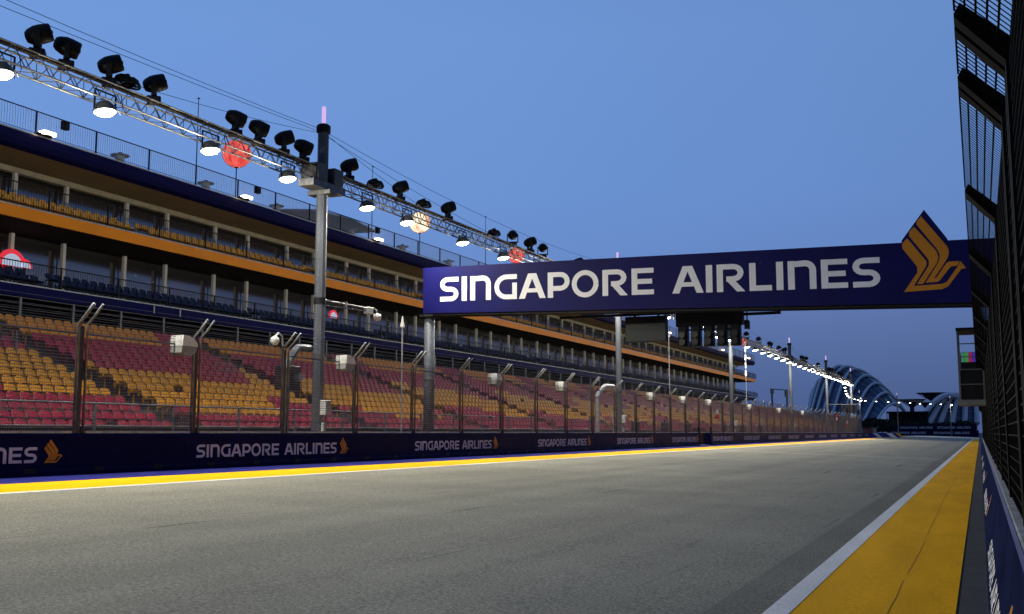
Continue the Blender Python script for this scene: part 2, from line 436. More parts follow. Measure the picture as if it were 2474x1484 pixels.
# hooded white boxes on the fence posts
def hood_mesh():
    mb = MB()
    pr = [(-.30,-.02),(-.30,.12),(-.27,.26),(-.05,.25),(.12,.20),(.25,.10),(.30,-.02)]
    mb.prism([(.18,a,b) for a,b in pr], (-.42,0,0)); return mb
hood_me = hood_mesh().mesh('shell', white_box); hoodu_me = MB().prism([(.16,a,b) for a,b in [(-.32,-.20),(-.29,-.022),(.295,-.022),(.24,-.16),(.05,-.27),(-.18,-.27)]], (-.38,0,0)).mesh('underside', M('hood_under', (.24,.24,.23), .6))
brk_me = MB().tube([(0,.2,0),(0,.46,0)], .03, 6).mesh('bracket', galv)
hood_y = [22.0, 29.85, 41.75, 49.75, 65.6, 73.7, 81.6, 97.4, 113, 129]
for i,yy in enumerate(hood_y):
    t = thing('hooded_box', 'white hooded box mounted on the left fence, %s from the left edge'%nth(i), 'equipment box', (XW-.02,yy,3.26), 'hooded boxes on the fence posts')
    ob('shell', hood_me, t); ob('underside', hoodu_me, t); ob('bracket', brk_me, t)
# black padded boxes along the wall top further down
pad_me = MB().cbox(-.2,-.28,0,.2,.28,.72,.05).mesh('body', black_rub); padb_me = MB().box(-.06,-.08,.72,.06,.08,.86).mesh('handle', black)
for i,x in enumerate((1546,1616,1671,1758,1801,1843,1877,1908,1935,1955,1971)):
    yy = px(x,1030,X=XW-.1).y
    t = thing('black_box', 'black box standing on the navy wall beside the fence, %s along'%nth(i), 'box', (XW-.40,yy,.95), 'black boxes along the wall top')
    ob('body', pad_me, t); ob('handle', padb_me, t)

# ------------------------------------------------------------------ railing in front of the terrace
ter_y0, ter_y1 = 14.0, 212.0
fr = thing('front_railing', 'low galvanised mesh railing in front of the lowest seats', 'railing', (-21.5,0,0))
part('top_rail', MB().tube([(0,ter_y0,1.74),(0,ter_y1,1.74)], .03, 6), galv, fr)
part('bottom_rail', MB().tube([(0,ter_y0,1.14),(0,ter_y1,1.14)], .022, 6), galv, fr)
part('kick_board', MB().box(-.12,ter_y0,0,-.08,ter_y1,1.12), black, fr)
fp_me = MB().box(-.035,-.035,.5,.035,.035,1.74).mesh('post', galv)
fm = MB(); 
for i in range(5): fm.box(-.004,0,1.22+.1*i,.004,2.9,1.228+.1*i)
for i in range(29): fm.box(-.003,.1*i,1.15,.003,.1*i+.006,1.72)
fm_me = fm.mesh('mesh_panel', wire_mat)
yy = ter_y0+1.2
while yy < ter_y1:
    ob('post', fp_me, fr, (0,yy,0))
    if yy < 120:
        o = ob('mesh_panel', fm_me, fr, (0,yy+.05,0)); o['kind'] = 'stuff'
    yy += 3.0

# ------------------------------------------------------------------ seating terrace
ter = thing('seating_terrace', 'sloping terrace of red and yellow stadium seats behind the fence', 'grandstand', (-22.6,ter_y0,0))
NR, RUN, RISE = 16, .65, .268
part('base', MB().box(-.05,0,0,.0,ter_y1-ter_y0,.62), black, ter)
for r in range(NR):
    x1 = -.05-RUN*r; z = .62+RISE*r
    part('tread', MB().box(x1-RUN,0,max(0,z-.5),x1,ter_y1-ter_y0,z), concrete_dark, ter)
part('end_wall', MB().prism([(0,ter_y1-ter_y0+.02,0),(0,ter_y1-ter_y0+.02,.7),(-RUN*NR-.05,ter_y1-ter_y0+.02,.7+RISE*NR),(-RUN*NR-.05,ter_y1-ter_y0+.02,0)], (0,.2,0)), galv, ter)
def seat_geo(mb, ox=0, oy=0, oz=0, lod=0):
    w = .205
    # pan
    mb.add([(ox+a,oy+b,oz+c) for a,b,c in [(.20,-w,.40),(.20,w,.40),(-.17,w,.36),(-.17,-w,.36),(.22,-w*.9,.435),(.22,w*.9,.435),(-.17,w,.41),(-.17,-w,.41)]],
        [(0,3,2,1),(4,5,6,7),(0,1,5,4),(1,2,6,5),(3,0,4,7)])
    # curved back
    ys = [-w,-w*.6,0,w*.6,w]; xs = [-.13,-.175,-.19,-.175,-.13]; top = [.64,.70,.715,.70,.64]
    if lod: ys, xs, top = [-w,-w*.7,w*.7,w],[-.14,-.18,-.18,-.14],[.63,.705,.705,.63]
    n = len(ys); vs = []
    for a,b,c in zip(xs,ys,top): vs += [(ox+a,oy+b,oz+.50),(ox+a-.05,oy+b*.97,oz+c),(ox+a-.075,oy+b*.97,oz+c-.01),(ox+a-.03,oy+b,oz+.49)]
    fs = []
    for k in range(n-1):
        i = 4*k; j = 4*(k+1)
        fs += [(i,j,j+1,i+1),(i+1,j+1,j+2,i+2),(i+2,j+2,j+3,i+3)]
    fs += [(0,1,2,3),(4*n-1,4*n-2,4*n-3,4*n-4)]
    mb.add(vs, fs)
    mb.box(ox-.10,oy-.02,oz,ox-.06,oy+.02,oz+.42).box(ox-.21,oy-.05,oz+.40,ox-.17,oy+.05,oz+.53)
mb = MB(); seat_geo(mb)
seat_me = {'r': mb.mesh('seat', seat_red), 'y': mb.mesh('seat', seat_yellow), 'o': mb.mesh('seat', seat_orange)}
def tri(u): u = u % 1.0; return 2*u if u < .5 else 2-2*u
def seat_col(r, yy):
    # broad stepped bands that sink along each section of the stand and start again at the next
    u = ((yy-19.5-.42*r)/13.2) % 1.0
    k = round(3.6*u+.35*math.sin(yy*1.3+r)); sec = math.floor((yy-19.5-.42*r)/13.2) % 3
    if r < 5-k+(sec == 2): return 'r'
    if r < 9.2-k*.75: return 'y'
    return 'r' if (r < 12.4 or u > .74) else 'o'
seats = []
for r in range(NR):
    xx = -.05-RUN*r-.33; z = .62+RISE*r
    yy = .3
    while yy < ter_y1-ter_y0-.3:
        ya = yy+ter_y0
        if ((ya-4.2) % 11.0) > 1.15 and random.random() > .004:
            seats.append((xx, yy, z, seat_col(r, ya)))
        yy += .46
def vis(x,yy): return yy > 19.0 + (-x)*.80     # inside the left edge of the frame
seats.sort(key=lambda s: (0 if vis(s[0],s[1]+ter_y0) else 1, math.hypot(s[0]-22.6, s[1]+ter_y0)))
for xx,yy,z,c in seats[:300]: ob('seat', seat_me[c], ter, (xx,yy,z))
for c,m in (('r',seat_red),('y',seat_yellow),('o',seat_orange)):
    mb = MB()
    for s in seats[300:]:
        if s[3] == c: seat_geo(mb, s[0], s[1], s[2], 1)
    part('seat_rows', mb, m, ter, kind='stuff')
# rear railing of the terrace
rr = thing('rear_railing', 'galvanised railing along the back of the seating terrace under the blue band', 'railing', (-33.45,0,0))
for z in (5.05,5.26,5.47,5.68,5.89,6.12): part('rail', MB().tube([(0,ter_y0,z),(0,ter_y1,z)], .022 if z > 6 else .013, 5), galv, rr)
rp_me = MB().box(-.04,-.05,4.6,.04,.05,6.14).mesh('post', galv)
yy = ter_y0+2
while yy < ter_y1: ob('post', rp_me, rr, (0,yy,0)); yy += 2.6
# steel guard rails at the stair heads inside the terrace
gr_me = MB()
for dy in (0,.9,1.8): gr_me.tube([(0,dy,0),(0,dy,1.05)], .022, 5)
for z in (.25,.5,.75,1.05): gr_me.tube([(0,0,z),(0,1.8,z)], .018, 5)
gr_mesh = gr_me.mesh('frame', galv)
kk_me = MB().box(-.03,0,0,.03,1.8,.10).mesh('kick_plate', galv)
for i,(yy,r) in enumerate(((23.5,10),(34.5,9),(45.5,10),(56.5,9),(67.5,10),(78.5,9))):
    t = thing('aisle_guard', 'grey tubular guard rail at a stair gap among the seats, %s from the left'%nth(i), 'guard rail', (-22.65-RUN*r-.1,yy,.62+RISE*r), 'guard rails among the terrace seats')
    ob('frame', gr_mesh, t); ob('kick_plate', kk_me, t)

# ------------------------------------------------------------------ grandstand building
B0, B1 = 10.0, 177.0; BL = B1-B0; XF = -34.0
bld = thing('grandstand_building', 'long three-storey stand with blue and orange fascias and glass fronts', 'building', (XF,B0,0))
XG = -3.1                                    # glazing line behind the fascia
def slab(name, z0, z1, mat, x0=0.0, x1=-9.0, y0=0, y1=BL): return part(name, MB().box(x1,y0,z0,x0,y1,z1), mat, bld)
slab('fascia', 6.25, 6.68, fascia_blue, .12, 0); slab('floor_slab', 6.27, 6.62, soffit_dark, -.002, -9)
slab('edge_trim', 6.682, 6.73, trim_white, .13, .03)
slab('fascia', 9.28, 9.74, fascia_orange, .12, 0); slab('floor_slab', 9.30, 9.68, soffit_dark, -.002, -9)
slab('edge_trim', 9.742, 9.79, trim_white, .13, .03)
f = MB(); 
f.prism([(.12,0,12.72),(.17,0,12.6),(.13,0,12.38),(.02,0,12.18),(-.25,0,12.08),(-.3,0,12.08),(-.3,0,12.72)], (0,BL,0)); part('fascia', f, fascia_blue, bld)
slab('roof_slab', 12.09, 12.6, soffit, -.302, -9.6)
slab('edge_trim', 12.722, 12.78, trim_white, .13, .05)
slab('ceiling_beam', 11.86, 12.085, M('beam_beige', (.5,.45,.34), .7, var=.15), XG+.42, XG+.1)
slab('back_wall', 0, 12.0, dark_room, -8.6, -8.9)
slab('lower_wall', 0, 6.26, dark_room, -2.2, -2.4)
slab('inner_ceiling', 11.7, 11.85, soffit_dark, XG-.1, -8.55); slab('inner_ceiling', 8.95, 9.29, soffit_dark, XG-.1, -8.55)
# seating steps on the decks
slab('deck_step', 6.622, 6.95, soffit_dark, -1.2, -3.0); slab('deck_step', 9.682, 10.03, soffit_dark, -1.2, -3.0)
# columns and glazing
col1 = MB().cbox(-.09,-.09,0,.09,.09,2.66,.02).mesh('column', column_white)
col2 = MB().cbox(-.09,-.09,0,.09,.09,2.36,.02).mesh('column', column_white)
cys = []; yy = 31.3-6.4*3-B0
while yy < BL: cys += [yy, yy+2.75]; yy += 6.4
cys = [c for c in cys if 0 < c < BL]
ys = [0.05]+cys+[BL-.05]
panes = {}
def pane_me(wd, ht):
    k = (round(wd,2), ht)
    if k not in panes: panes[k] = MB().box(-.02,0,0,.0,wd,ht).mesh('window_pane', glass)
    return panes[k]
mull = {}
for z0,ht,cm in ((6.63,2.64,col1),(9.69,2.35,col2)):
    for c in cys: ob('column', cm, bld, (XG+.3,c,z0))
    for a,b in zip(ys[:-1],ys[1:]): ob('window_pane', pane_me(b-a-.07, ht-.32), bld, (XG-.05,a+.035,z0+.02))
    mb = MB()
    for a in ys: mb.box(XG-.1,a-.03,z0,XG-.045,a+.03,z0+ht-.25)
    mb.box(XG-.1,0,z0+ht-.33,XG-.04,BL,z0+ht-.18)
    part('window_frame', mb, black, bld)
# small lit ceiling lights behind the glass
dl = MB().lathe([(.001,-.02),(.05,-.02),(.055,0)], 8).mesh('downlight', downlight)
for i in range(46):
    yy = 17+i*3.1+random.uniform(-1,1)
    if yy > BL-3: break
    ob('downlight', dl, bld, (XG-.9-random.random()*2.6, yy, 11.69)); 
    ob('downlight', dl, bld, (XG-.9-random.random()*3.2, yy+1.3, 8.94))
ob_t = MB().box(-.01,0,0,.01,.55,.10).mesh('lit_shelf', EM('shelf_light', (1,.78,.5), 1.6))
for yy,z in ((27.2,6.95),(33.5,7.35),(33.5,7.18),(36.7,7.3),(36.7,7.14),(40.5,7.05)): ob('lit_shelf', ob_t, bld, (XG-2.2,yy,z))
# deck seats
mb = MB(); seat_geo(mb); dso = mb.mesh('orange_seat', M('seat_tan', (.9,.45,.08), .45, var=.2, scale=1.3)); dsb = mb.mesh('blue_seat', seat_blue)
n = 0; yy = 8.0
gaps = lambda q: (q % 13.2) < .9
oseats = []; bseats = []
yy = .4
while yy < BL-.4:
    if not gaps(yy): oseats.append((-.75,yy,9.69)); oseats.append((-1.6,yy,10.04))
    if not gaps(yy+5): bseats.append((-.75,yy,6.63)); bseats.append((-1.6,yy,6.96))
    yy += .5
for lst,me,m in ((oseats,dso,MATS['seat_tan']),(bseats,dsb,seat_blue)):
    lst.sort(key=lambda s: (0 if s[1]+B0 > 27 else 1, s[0] < -1, s[1]))
    for s in lst[:260]: ob(me.name.split('.')[0], me, bld, s)
    mb = MB()
    for s in lst[260:]: seat_geo(mb, *s, 1)
    part('seat_row', mb, m, bld, kind='stuff')
# railings of the decks and of the roof
dark_rail = M('dark_rail', (.018,.018,.024), .5, .3, var=.2, scale=4)
pale_bal = M('pale_baluster', (.5,.52,.56), .5, .3, var=.2, scale=4)
def railing(zb, ht, bal_mat, posts, step, pr=.028, br=.0065):
    part('handrail', MB().tube([(.02,0,zb+ht),(.02,BL,zb+ht)], .026, 6), dark_rail, bld)
    part('handrail', MB().tube([(.02,0,zb+.09),(.02,BL,zb+.09)], .014, 5), dark_rail, bld)
    pme = MB().box(-.02,-pr,0,.02+.02,pr,ht).mesh('rail_post', dark_rail)
    nb = int(step/.125); bm = MB()
    for i in range(1,nb): bm.box(-br,step*i/nb-br,.09,br,step*i/nb+br,ht)
    bme = bm.mesh('balusters', bal_mat)
    q = posts
    while q < BL:
        if q > 0: ob('rail_post', pme, bld, (.01,q,zb))
        o = ob('balusters', bme, bld, (.02,q,zb)); o['kind'] = 'stuff'
        q += step
railing(12.78, .98, pale_bal, 29.75-3.15*6-B0, 3.15)
railing(9.79, .92, dark_rail, 30.6-3.15*6-B0, 3.15)
railing(6.73, .88, dark_rail, 31.4-3.15*6-B0, 3.15)
# posts of the lower fascia (white uprights)
for yy in (38.9,40.6): part('marker_post', MB().box(.14,-.03,0,.18,.03,.32), trim_white, bld, (0,yy-B0-2.3,6.32))
# end bays beyond the glazing
# rooftop things
tb1 = MB().lathe([(.26,0),(.2,.5),(.22,1.05)], 10).mesh('cloth_base', white_box); tb2 = MB().lathe([(.42,1.05),(.44,1.07),(.42,1.10)], 14).mesh('table_top', galv_light); tb3 = MB().lathe([(.1,1.1),(.1,1.22)], 8).mesh('ashtray', black)
for i,(x,y) in enumerate(((290,372),(497,442),(668,492),(848,548),(972,590),(1083,628))):
    p = px(x,y,X=-35.8)
    t = thing('bar_table', 'tall draped bar table behind the rooftop railing, %s from the left'%nth(i), 'table', (-35.8,p.y,12.62), 'bar tables on the roof terrace')
    ob('cloth_base', tb1, t); ob('table_top', tb2, t); ob('ashtray', tb3, t)
rl1 = MB().lathe([(.34,0),(.34,.06),(.26,.16),(.1,.22)], 12).mesh('housing', black); rl2 = MB().box(.02,-.28,.03,.36,.28,.17).mesh('lens', lamp_warm)
for i,(x,y) in enumerate(((108,338),(590,485),(910,580),(1613,795),(1704,833),(1743,852),(1806,871))):
    p = px(x,y,X=-33.85)
    t = thing('roof_edge_lamp', 'lit lamp on the blue roof edge, %s from the left'%nth(i), 'lamp', (-33.9,p.y,12.79), 'lit lamps along the roof edge')
    ob('housing', rl1, t); ob('lens', rl2, t)
for i,(x,y) in enumerate(((155,312),(620,462),(910,575-18),(1290,690))):
    p = px(x,y,X=-33.95)
    t = thing('rail_speaker', 'small black speaker box on the rooftop railing, %s from the left'%nth(i), 'speaker', (-33.9,p.y,13.36), 'speakers on the roof railing')
    part('cabinet', MB().cbox(-.12,-.15,0,.12,.15,.36,.02), black_rub, t); part('grille', MB().box(.121,-.12,.04,.13,.12,.32), black, t)
cn = thing('roof_canopy', 'pale tensile canopy standing on the roof terrace behind the mast', 'canopy', (-38.5,56.0,12.62))
mb = MB(); c0 = (0,0,2.7)
rim = [(-2.2,-3.8,1.75),(0,-4.2,1.9),(2.2,-3.8,1.75),(2.6,0,1.9),(2.2,3.8,1.75),(0,4.2,1.9),(-2.2,3.8,1.75),(-2.6,0,1.9)]
for a,b in zip(rim, rim[1:]+rim[:1]): mb.add([c0,a,b,(a[0],a[1],a[2]-.08),(b[0],b[1],b[2]-.08)], [(0,1,2),(1,3,4,2)])
part('fabric', mb, M('canopy_fabric', (.40,.41,.42), .8, var=.15), cn)
part('pole', MB().tube([(0,0,0),(0,0,2.7)], .06, 8), galv, cn)
for a,b in ((2.1,-3.6),(2.1,3.6),(-2.1,-3.6),(-2.1,3.6)): part('strut', MB().tube([(0,0,1.0),(a,b,1.75)], .03, 6), galv_light, cn)
# lightning rods
for i,(x,y) in enumerate(((476,240),(897,405),(1170,525),(1492,618))):
    p = px(x,y,X=-34.3)
    t = thing('lightning_rod', 'thin lightning rod rising from the rooftop edge, %s from the left'%nth(i), 'rod', (-34.2,p.y,12.6), 'lightning rods on the roof edge')
    part('rod', MB().tube([(0,0,0),(0,0,p.z-12.6)], [.035,.02], 6), galv, t); part('tip', MB().lathe([(.02,0),(.09,.02),(.02,.07)], 8), black, t, (0,0,p.z-12.6))
# lanterns
def lantern(x, y, rpx, colr, word, i):
    p = px(x,y,X=-34.0); r = (px(x,y-rpx,X=-34.0)-p).length
    t = thing('lantern', '%s on a pole at the roof railing'%word, 'lantern', (-34.0,p.y,12.78), 'glowing lanterns on the roof')
    mb = MB(); n = 32; prof = []
    for k in range(13):
        a = PI*k/12; prof.append((max(.05,math.sin(a)), -math.cos(a)))
    vs = []; fs = []
    for rr_,z in prof:
        for j in range(n):
            an = 2*PI*j/n; q = r*rr_*(1.0 if j % 2 == 0 else .965); vs.append((q*math.cos(an), q*math.sin(an), r*z*.98))
    for a in range(12):
        for j in range(n): k = (j+1)%n; fs.append((a*n+j,a*n+k,(a+1)*n+k,(a+1)*n+j))
    mb.add(vs, fs)
    part('shade', mb, colr, t, (0,0,p.z-12.78))
    sm = MB()
    for j in range(0,16): an = 2*PI*j/16+.1; sm.tube([(r*1.005*math.sin(PI*k/12)*math.cos(an), r*1.005*math.sin(PI*k/12)*math.sin(an), -r*.985*math.cos(PI*k/12)) for k in range(1,12)], r*.012, 4)
    part('seams', sm, M('lantern_wire', (.25,.02,.02), .7), t, (0,0,p.z-12.78)); part('pole', MB().tube([(0,0,-.1),(0,0,p.z-12.78-r)], .03, 6), dark_rail, t)
    part('cap', MB().lathe([(.12,0),(.12,.05)], 10), black, t, (0,0,p.z-12.78-r*1.0))
def paper(name, c, s):
    m, n, l, b = nodes_of(name)
    b.inputs['Base Color'].default_value = (*[x*.7 for x in c],1); b.inputs['Roughness'].default_value = .7
    nz_ = ramp(n, l, noise(n, l, 1.0, 2, sx=(2.2,2.2,.7)), .35, (c[0]*.62,c[1]*.5,c[2]*.5,1), .7, (c[0]*1.15,c[1]*1.9,c[2]*1.9,1))
    l.new(nz_, b.inputs['Emission Color']); b.inputs['Emission Strength'].default_value = s; return m
red_l = paper('lantern_red', (1,.10,.085), 1.0); peach_l = paper('lantern_peach', (1,.62,.42), 1.5)
lantern(572,372,34,red_l,'large glowing red lantern left of the tall mast',0); lantern(1014,538,26,peach_l,'glowing peach-white lantern',1)
lantern(1247,617,20,red_l,'red lantern just above the board lettering',2); lantern(1796,826,9,red_l,'small distant red lantern right of the start lights',3)
# things showing on the mid deck: rounded red signs
def deck_sign(x, y, rad, lab):
    p = px(x,y,X=-36.5)
    t = thing('round_sign', lab, 'sign', (-36.5,p.y,6.96)); rd = EM('sign_red', (.9,.03,.06), .6); bl = EM('sign_pale', (.5,.6,.8), .55)
    z = p.z-6.96
    def half(rad, x0):
        return [(x0, math.cos(PI*k/16)*rad, z-.3+math.sin(PI*k/16)*rad) for k in range(17)]
    part('outer_arch', MB().prism(half(rad,0), (-.08,0,0)), rd, t); part('inner_arch', MB().prism(half(rad*.72,.012), (-.05,0,0)), bl, t)
    part('leg', MB().box(-.06,-.05,-.02,-.02,.05,max(.1,z-.3)), black, t)
deck_sign(30,625,.7,'round red and pale arched sign on the mid deck at the left edge'); deck_sign(62,630,.36,'small red arched sign next to the larger one'); deck_sign(806,757,.5,'red and white sign on the mid deck right of the tall mast')

# ------------------------------------------------------------------ lighting masts, truss, floodlights
XM = -19.9
MY = [29.2-32, 29.2, 61.1, 93.0, 125.2, 157.2, 189.0]
shaft = MB().tube([(0,0,0),(0,0,11.25)], .185, 10).mesh('shaft', mast_mat)
capr = MB().lathe([(.20,11.05),(.24,11.08),(.24,11.3),(.17,11.36)], 12).mesh('cap_ring', black)
beac = MB().lathe([(.065,11.36),(.07,11.4),(.07,11.95),(.065,11.98)], 10).mesh('beacon', beacon_em)
cross = MB().box(-.30,-.95,9.05,.30,.95,9.30).mesh('cross_beam', galv)
cr2 = MB().box(-.45,-.22,8.90,.45,.22,9.045).mesh('saddle', galv)
clamp = MB().box(-.34,-.27,9.31,.34,.27,9.86).mesh('clamp', M('clamp_dark', (.10,.10,.10), .5, .5))
hanger = MB().box(-.05,-.34,11.1,.05,-.17,11.16).mesh('wire_lug', black)
jb = MB().cbox(.19,-.16,1.55,.42,.16,2.02,.02).mesh('junction_box', white_box)
jb2 = MB().cbox(.19,-.08,.98,.30,.08,1.3,.02).mesh('cable_box', white_box)
conduit = MB().tube([(.16,.24,.3),(.16,.24,1.9),(.1,.18,2.1)], .03, 6).mesh('conduit', galv)
MN = ['beyond the left edge','nearest and tallest, left of the board','behind the board, left of the start lights','at the right edge of the start lights','tall in the sky right of the start lights','fifth along, before the glass dome','last before the bend']
for i,yy in enumerate(MY):
    t = thing('lighting_mast', 'grey steel lighting mast, '+MN[i], 'mast', (XM,yy,0), 'lighting masts carrying the truss')
    ob('shaft', shaft, t); ob('cap_ring', capr, t); ob('beacon', beac, t); ob('cross_beam', cross, t); ob('saddle', cr2, t); ob('clamp', clamp, t, (0,-.48,0)); ob('clamp', clamp, t, (0,.48,0)); ob('wire_lug', hanger, t); ob('wire_lug', hanger, t, rot=(0,0,PI))
    b = ob('junction_box', jb, t); ob('conduit', conduit, t); ob('cable_box', jb2, t)
# truss spans
def truss_mb(L, lo, hi, wd, step):
    ch = []
    for z in (lo,hi):
        for x in (-wd,wd): ch.append(MB().tube([(x,0,z),(x,L,z)], .028, 6))
    lc = MB(); n = max(1, int(L/step)); s = L/n
    for i in range(n):
        a = i*s; b = a+s/2; c = a+s
        for x in (-wd,wd): lc.tube([(x,a,lo),(x,b,hi)], .013, 4, False); lc.tube([(x,b,hi),(x,c,lo)], .013, 4, False)
        lc.tube([(-wd,a,lo),(wd,b,lo)], .012, 4, False); lc.tube([(wd,b,lo),(-wd,c,lo)], .012, 4, False)
        lc.tube([(-wd,a,hi),(wd,a,hi)], .012, 4, False); lc.tube([(-wd,a,lo),(-wd,a,hi)], .010, 4, False)
    return ch, lc
cache = {}
SPN = ['crossing the top left corner of the picture','between the nearest mast and the one behind the board','partly hidden by the advertising board','above the start lights','right of the start lights','ending before the glass dome']
cable_me = {}
for i in range(len(MY)-1):
    a, b = MY[i]+.75, MY[i+1]-.75; L = b-a
    if round(L,1) not in cache:
        ch, lc = truss_mb(L, 9.28, 9.74, .24, .72)
        tray = MB().tube([(-.05,0,9.78),(-.05,L*.2,9.81),(.02,L*.45,9.78),(-.04,L*.7,9.81),(-.05,L,9.78)], .07, 6)
        cache[round(L,1)] = ([c.mesh('chord', alu, True) for c in ch], lc.mesh('lacing', alu), tray.mesh('cable_bundle', M('cable_brown', (.045,.04,.032), .7, var=.3, scale=3)))
    chs, lcm, trm = cache[round(L,1)]
    t = thing('light_truss', 'aluminium lattice truss span '+SPN[i], 'truss', (XM,a,0), 'truss spans between the masts')
    for c in chs: ob('chord', c, t)
    ob('lacing', lcm, t)['kind'] = 'stuff'; ob('cable_bundle', trm, t)
# floodlights
fl_shell = MB(); 
fl_shell.lathe([(.06,.26),(.15,.22),(.25,.12),(.285,0),(.285,-.03)], 14)
fl_me = fl_shell.mesh('housing', M('lamp_housing', (.10,.105,.10), .5, .3), True)
ff_me = MB().lathe([(.10,-.11),(.21,-.085),(.268,-.035)], 14).mesh('lit_face', lamp_white)
fb_me = MB().box(-.36,-.02,-.02,-.33,.02,.46).box(.33,-.02,-.02,.36,.02,.46).box(-.36,-.02,.46,.36,.02,.49).mesh('bracket', black)
fcab = MB().tube([(.3,.05,.1),(.42,.12,-.12),(.40,.2,.1),(.3,.22,.42)], .012, 4).mesh('cable', black)
FTILT = math.radians(9)
lampd = bpy.data.lights.new('floodlight_beam', 'SPOT'); lampd.energy = LAMP_W; lampd.spot_size = math.radians(170); lampd.spot_blend = 1.0
lampd.shadow_soft_size = .28; lampd.color = (1,.945,.79)
glowd = bpy.data.lights.new('floodlight_glow', 'POINT'); glowd.energy = GLOW_W; glowd.shadow_soft_size = .12; glowd.color = (1,.93,.76)
def floodlight(p, yaw, label, group, beam=True, aim=None):
    t = thing('floodlight', label, 'floodlight', p, group, (0,0,yaw))
    tl = (0, -FTILT, 0)
    ob('housing', fl_me, t, rot=tl); ob('lit_face', ff_me, t, rot=tl); ob('bracket', fb_me, t, rot=(0,0,PI/2)); ob('cable', fcab, t)
    if beam:
        o = ob('beam', lampd, t, (.06,0,-.12)); o.rotation_euler = (0, -math.radians(26), 0)
        ob('glow', glowd, t, (0,0,-.20))
    return t
lys = [16.3,19.4,23.4,27.1,31.9,34.8,39.6,43.8]
while lys[-1] < 184: lys.append(lys[-1]+4.0)
for i,yy in enumerate([-3.7,.3,4.3,8.3,12.3]): floodlight((XM+.1,yy,9.02), 0, 'lit floodlight under the truss beyond the left edge of the picture', 'floodlights under the truss')
for i,yy in enumerate(lys): floodlight((XM+.1,yy,9.02), 0, 'lit white floodlight hanging under the truss, %s from the left edge'%nth(i), 'floodlights under the truss')
# far lamps where the track bends
path = [(2039,927),(2040.5,936),(2042,944),(2044,951),(2047,956),(2051,960),(2057,962.5),(2064,964.5),(2072,966),(2080,967.5),(2090,968.2),(2116,969.8),(2145,971.2),(2171,972.4),(2198,973.6),(2222,975),(2247,976),(2272,976.6),(2299,978)]
fpos = []
for i,(x,y) in enumerate(path):
    p = px(x,y,Z=9.2); fpos.append(p)
    t = floodlight(p, -.6, 'distant lit floodlight on the bend of the truss, %s of that far row'%nth(i), 'floodlights on the far bend', beam=(i % 3 == 0))
    t.scale = (.9,.9,.9)
ft = thing('far_truss', 'dark distant truss following the bend of the track', 'truss', (fpos[0].x,fpos[0].y,0))
for dz in (.45,.85): part('chord', MB().tube([(p.x-fpos[0].x,p.y-fpos[0].y,9.2+dz) for p in fpos], .06, 5), alu, ft)
lc = MB()
for a,b in zip(fpos[:-1],fpos[1:]):
    for u in range(4):
        q = a.lerp(b,u/4)-Vector((fpos[0].x,fpos[0].y,9.2)); s = a.lerp(b,(u+.5)/4)-Vector((fpos[0].x,fpos[0].y,9.2))
        lc.tube([(q.x,q.y,9.65),(s.x,s.y,10.05)], .03, 4)
part('lacing', lc, alu, ft)
for i,k in enumerate((4,9,13,18)):
    p = fpos[k]; t = thing('lighting_mast', 'slim distant mast under the far truss, %s from the left'%nth(i), 'mast', (p.x-.5,p.y+.5,0), 'masts on the far bend')
    part('shaft', MB().tube([(0,0,0),(0,0,11.2)], .16, 8), mast_mat, t); part('beacon', MB().lathe([(.07,11.2),(.07,11.8)], 8), beacon_em, t)
# moving-head spotlights on top of the truss
hb = MB(); hb.lathe([(.05,-.38),(.235,-.37),(.265,-.32),(.285,-.08),(.28,.08),(.22,.26),(.15,.35),(.05,.37)], 14, Matrix.Rotation(PI/2,4,'X'))
hb_me = hb.mesh('head', black_rub, True)
hk_me = MB().box(-.33,-.07,-.40,-.28,.07,.06).box(.28,-.07,-.40,.33,.07,.06).box(-.33,-.09,-.45,.33,.09,-.40).mesh('yoke', black)
hbase = MB().cbox(-.24,-.22,-.66,.24,.22,-.46,.03).mesh('base', black)
hknob = MB().lathe([(.05,0),(.06,.03),(.05,.07)], 8, Matrix.Translation((0,.40,0))@Matrix.Rotation(PI/2,4,'X')).mesh('rear_knob', galv)
heads = [(17.35,0),(18.2,1),(19.6,0),(21.2,0),(24.6,1),(25.7,1),(27.0,0),(28.05,1),(30.8,0),(34.4,0),(38.4,0),(45.1,2),(47.2,0),(48.9,2),(54,0),(58,1),(66,2),(72,0),(78,2),(84,1),(88.5,0),(100.2,2),(106.3,2),(112.5,1),(118,2),(121.5,0),(134.5,1),(136,2),(137.5,0),(149,2),(160.5,1),(163,0),(166,2),(172,0),(176,1)]
for i,(yy,o) in enumerate(heads):
    t = thing('stage_spotlight', 'black moving-head spotlight on top of the truss, %s from the left edge'%nth(i), 'spotlight', (XM,yy,10.30), 'moving-head spotlights on the truss', (0,0,math.radians((-48,-40,20)[o])))
    t.scale = (.82,.82,.82)
    rx = math.radians((20,-16,6)[o])
    h = ob('head', hb_me, t, rot=(rx,0,0)); ob('rear_knob', hknob, h); ob('yoke', hk_me, t); ob('base', hbase, t)
# small dark cable coils on the truss
coil = MB()
for k in range(4):
    rr_ = .27-.02*k
    coil.tube([(rr_*math.cos(a*PI/8),(rr_+.12)*math.sin(a*PI/8),.02+.05*k+.02*math.sin(a*1.3+k)) for a in range(17)], .032, 5, False)
coil_me = coil.mesh('loops', black_rub); ctie = MB().box(-.06,-.04,0,.06,.04,.3).mesh('tie', black)
for i,yy in enumerate((20.2,32.6,36.3,43.0)):
    t = thing('cable_coil', 'coil of dark cable lying on the truss, %s from the left'%nth(i), 'cable', (XM,yy,9.95), 'cable coils on the truss')
    ob('loops', coil_me, t); ob('tie', ctie, t)
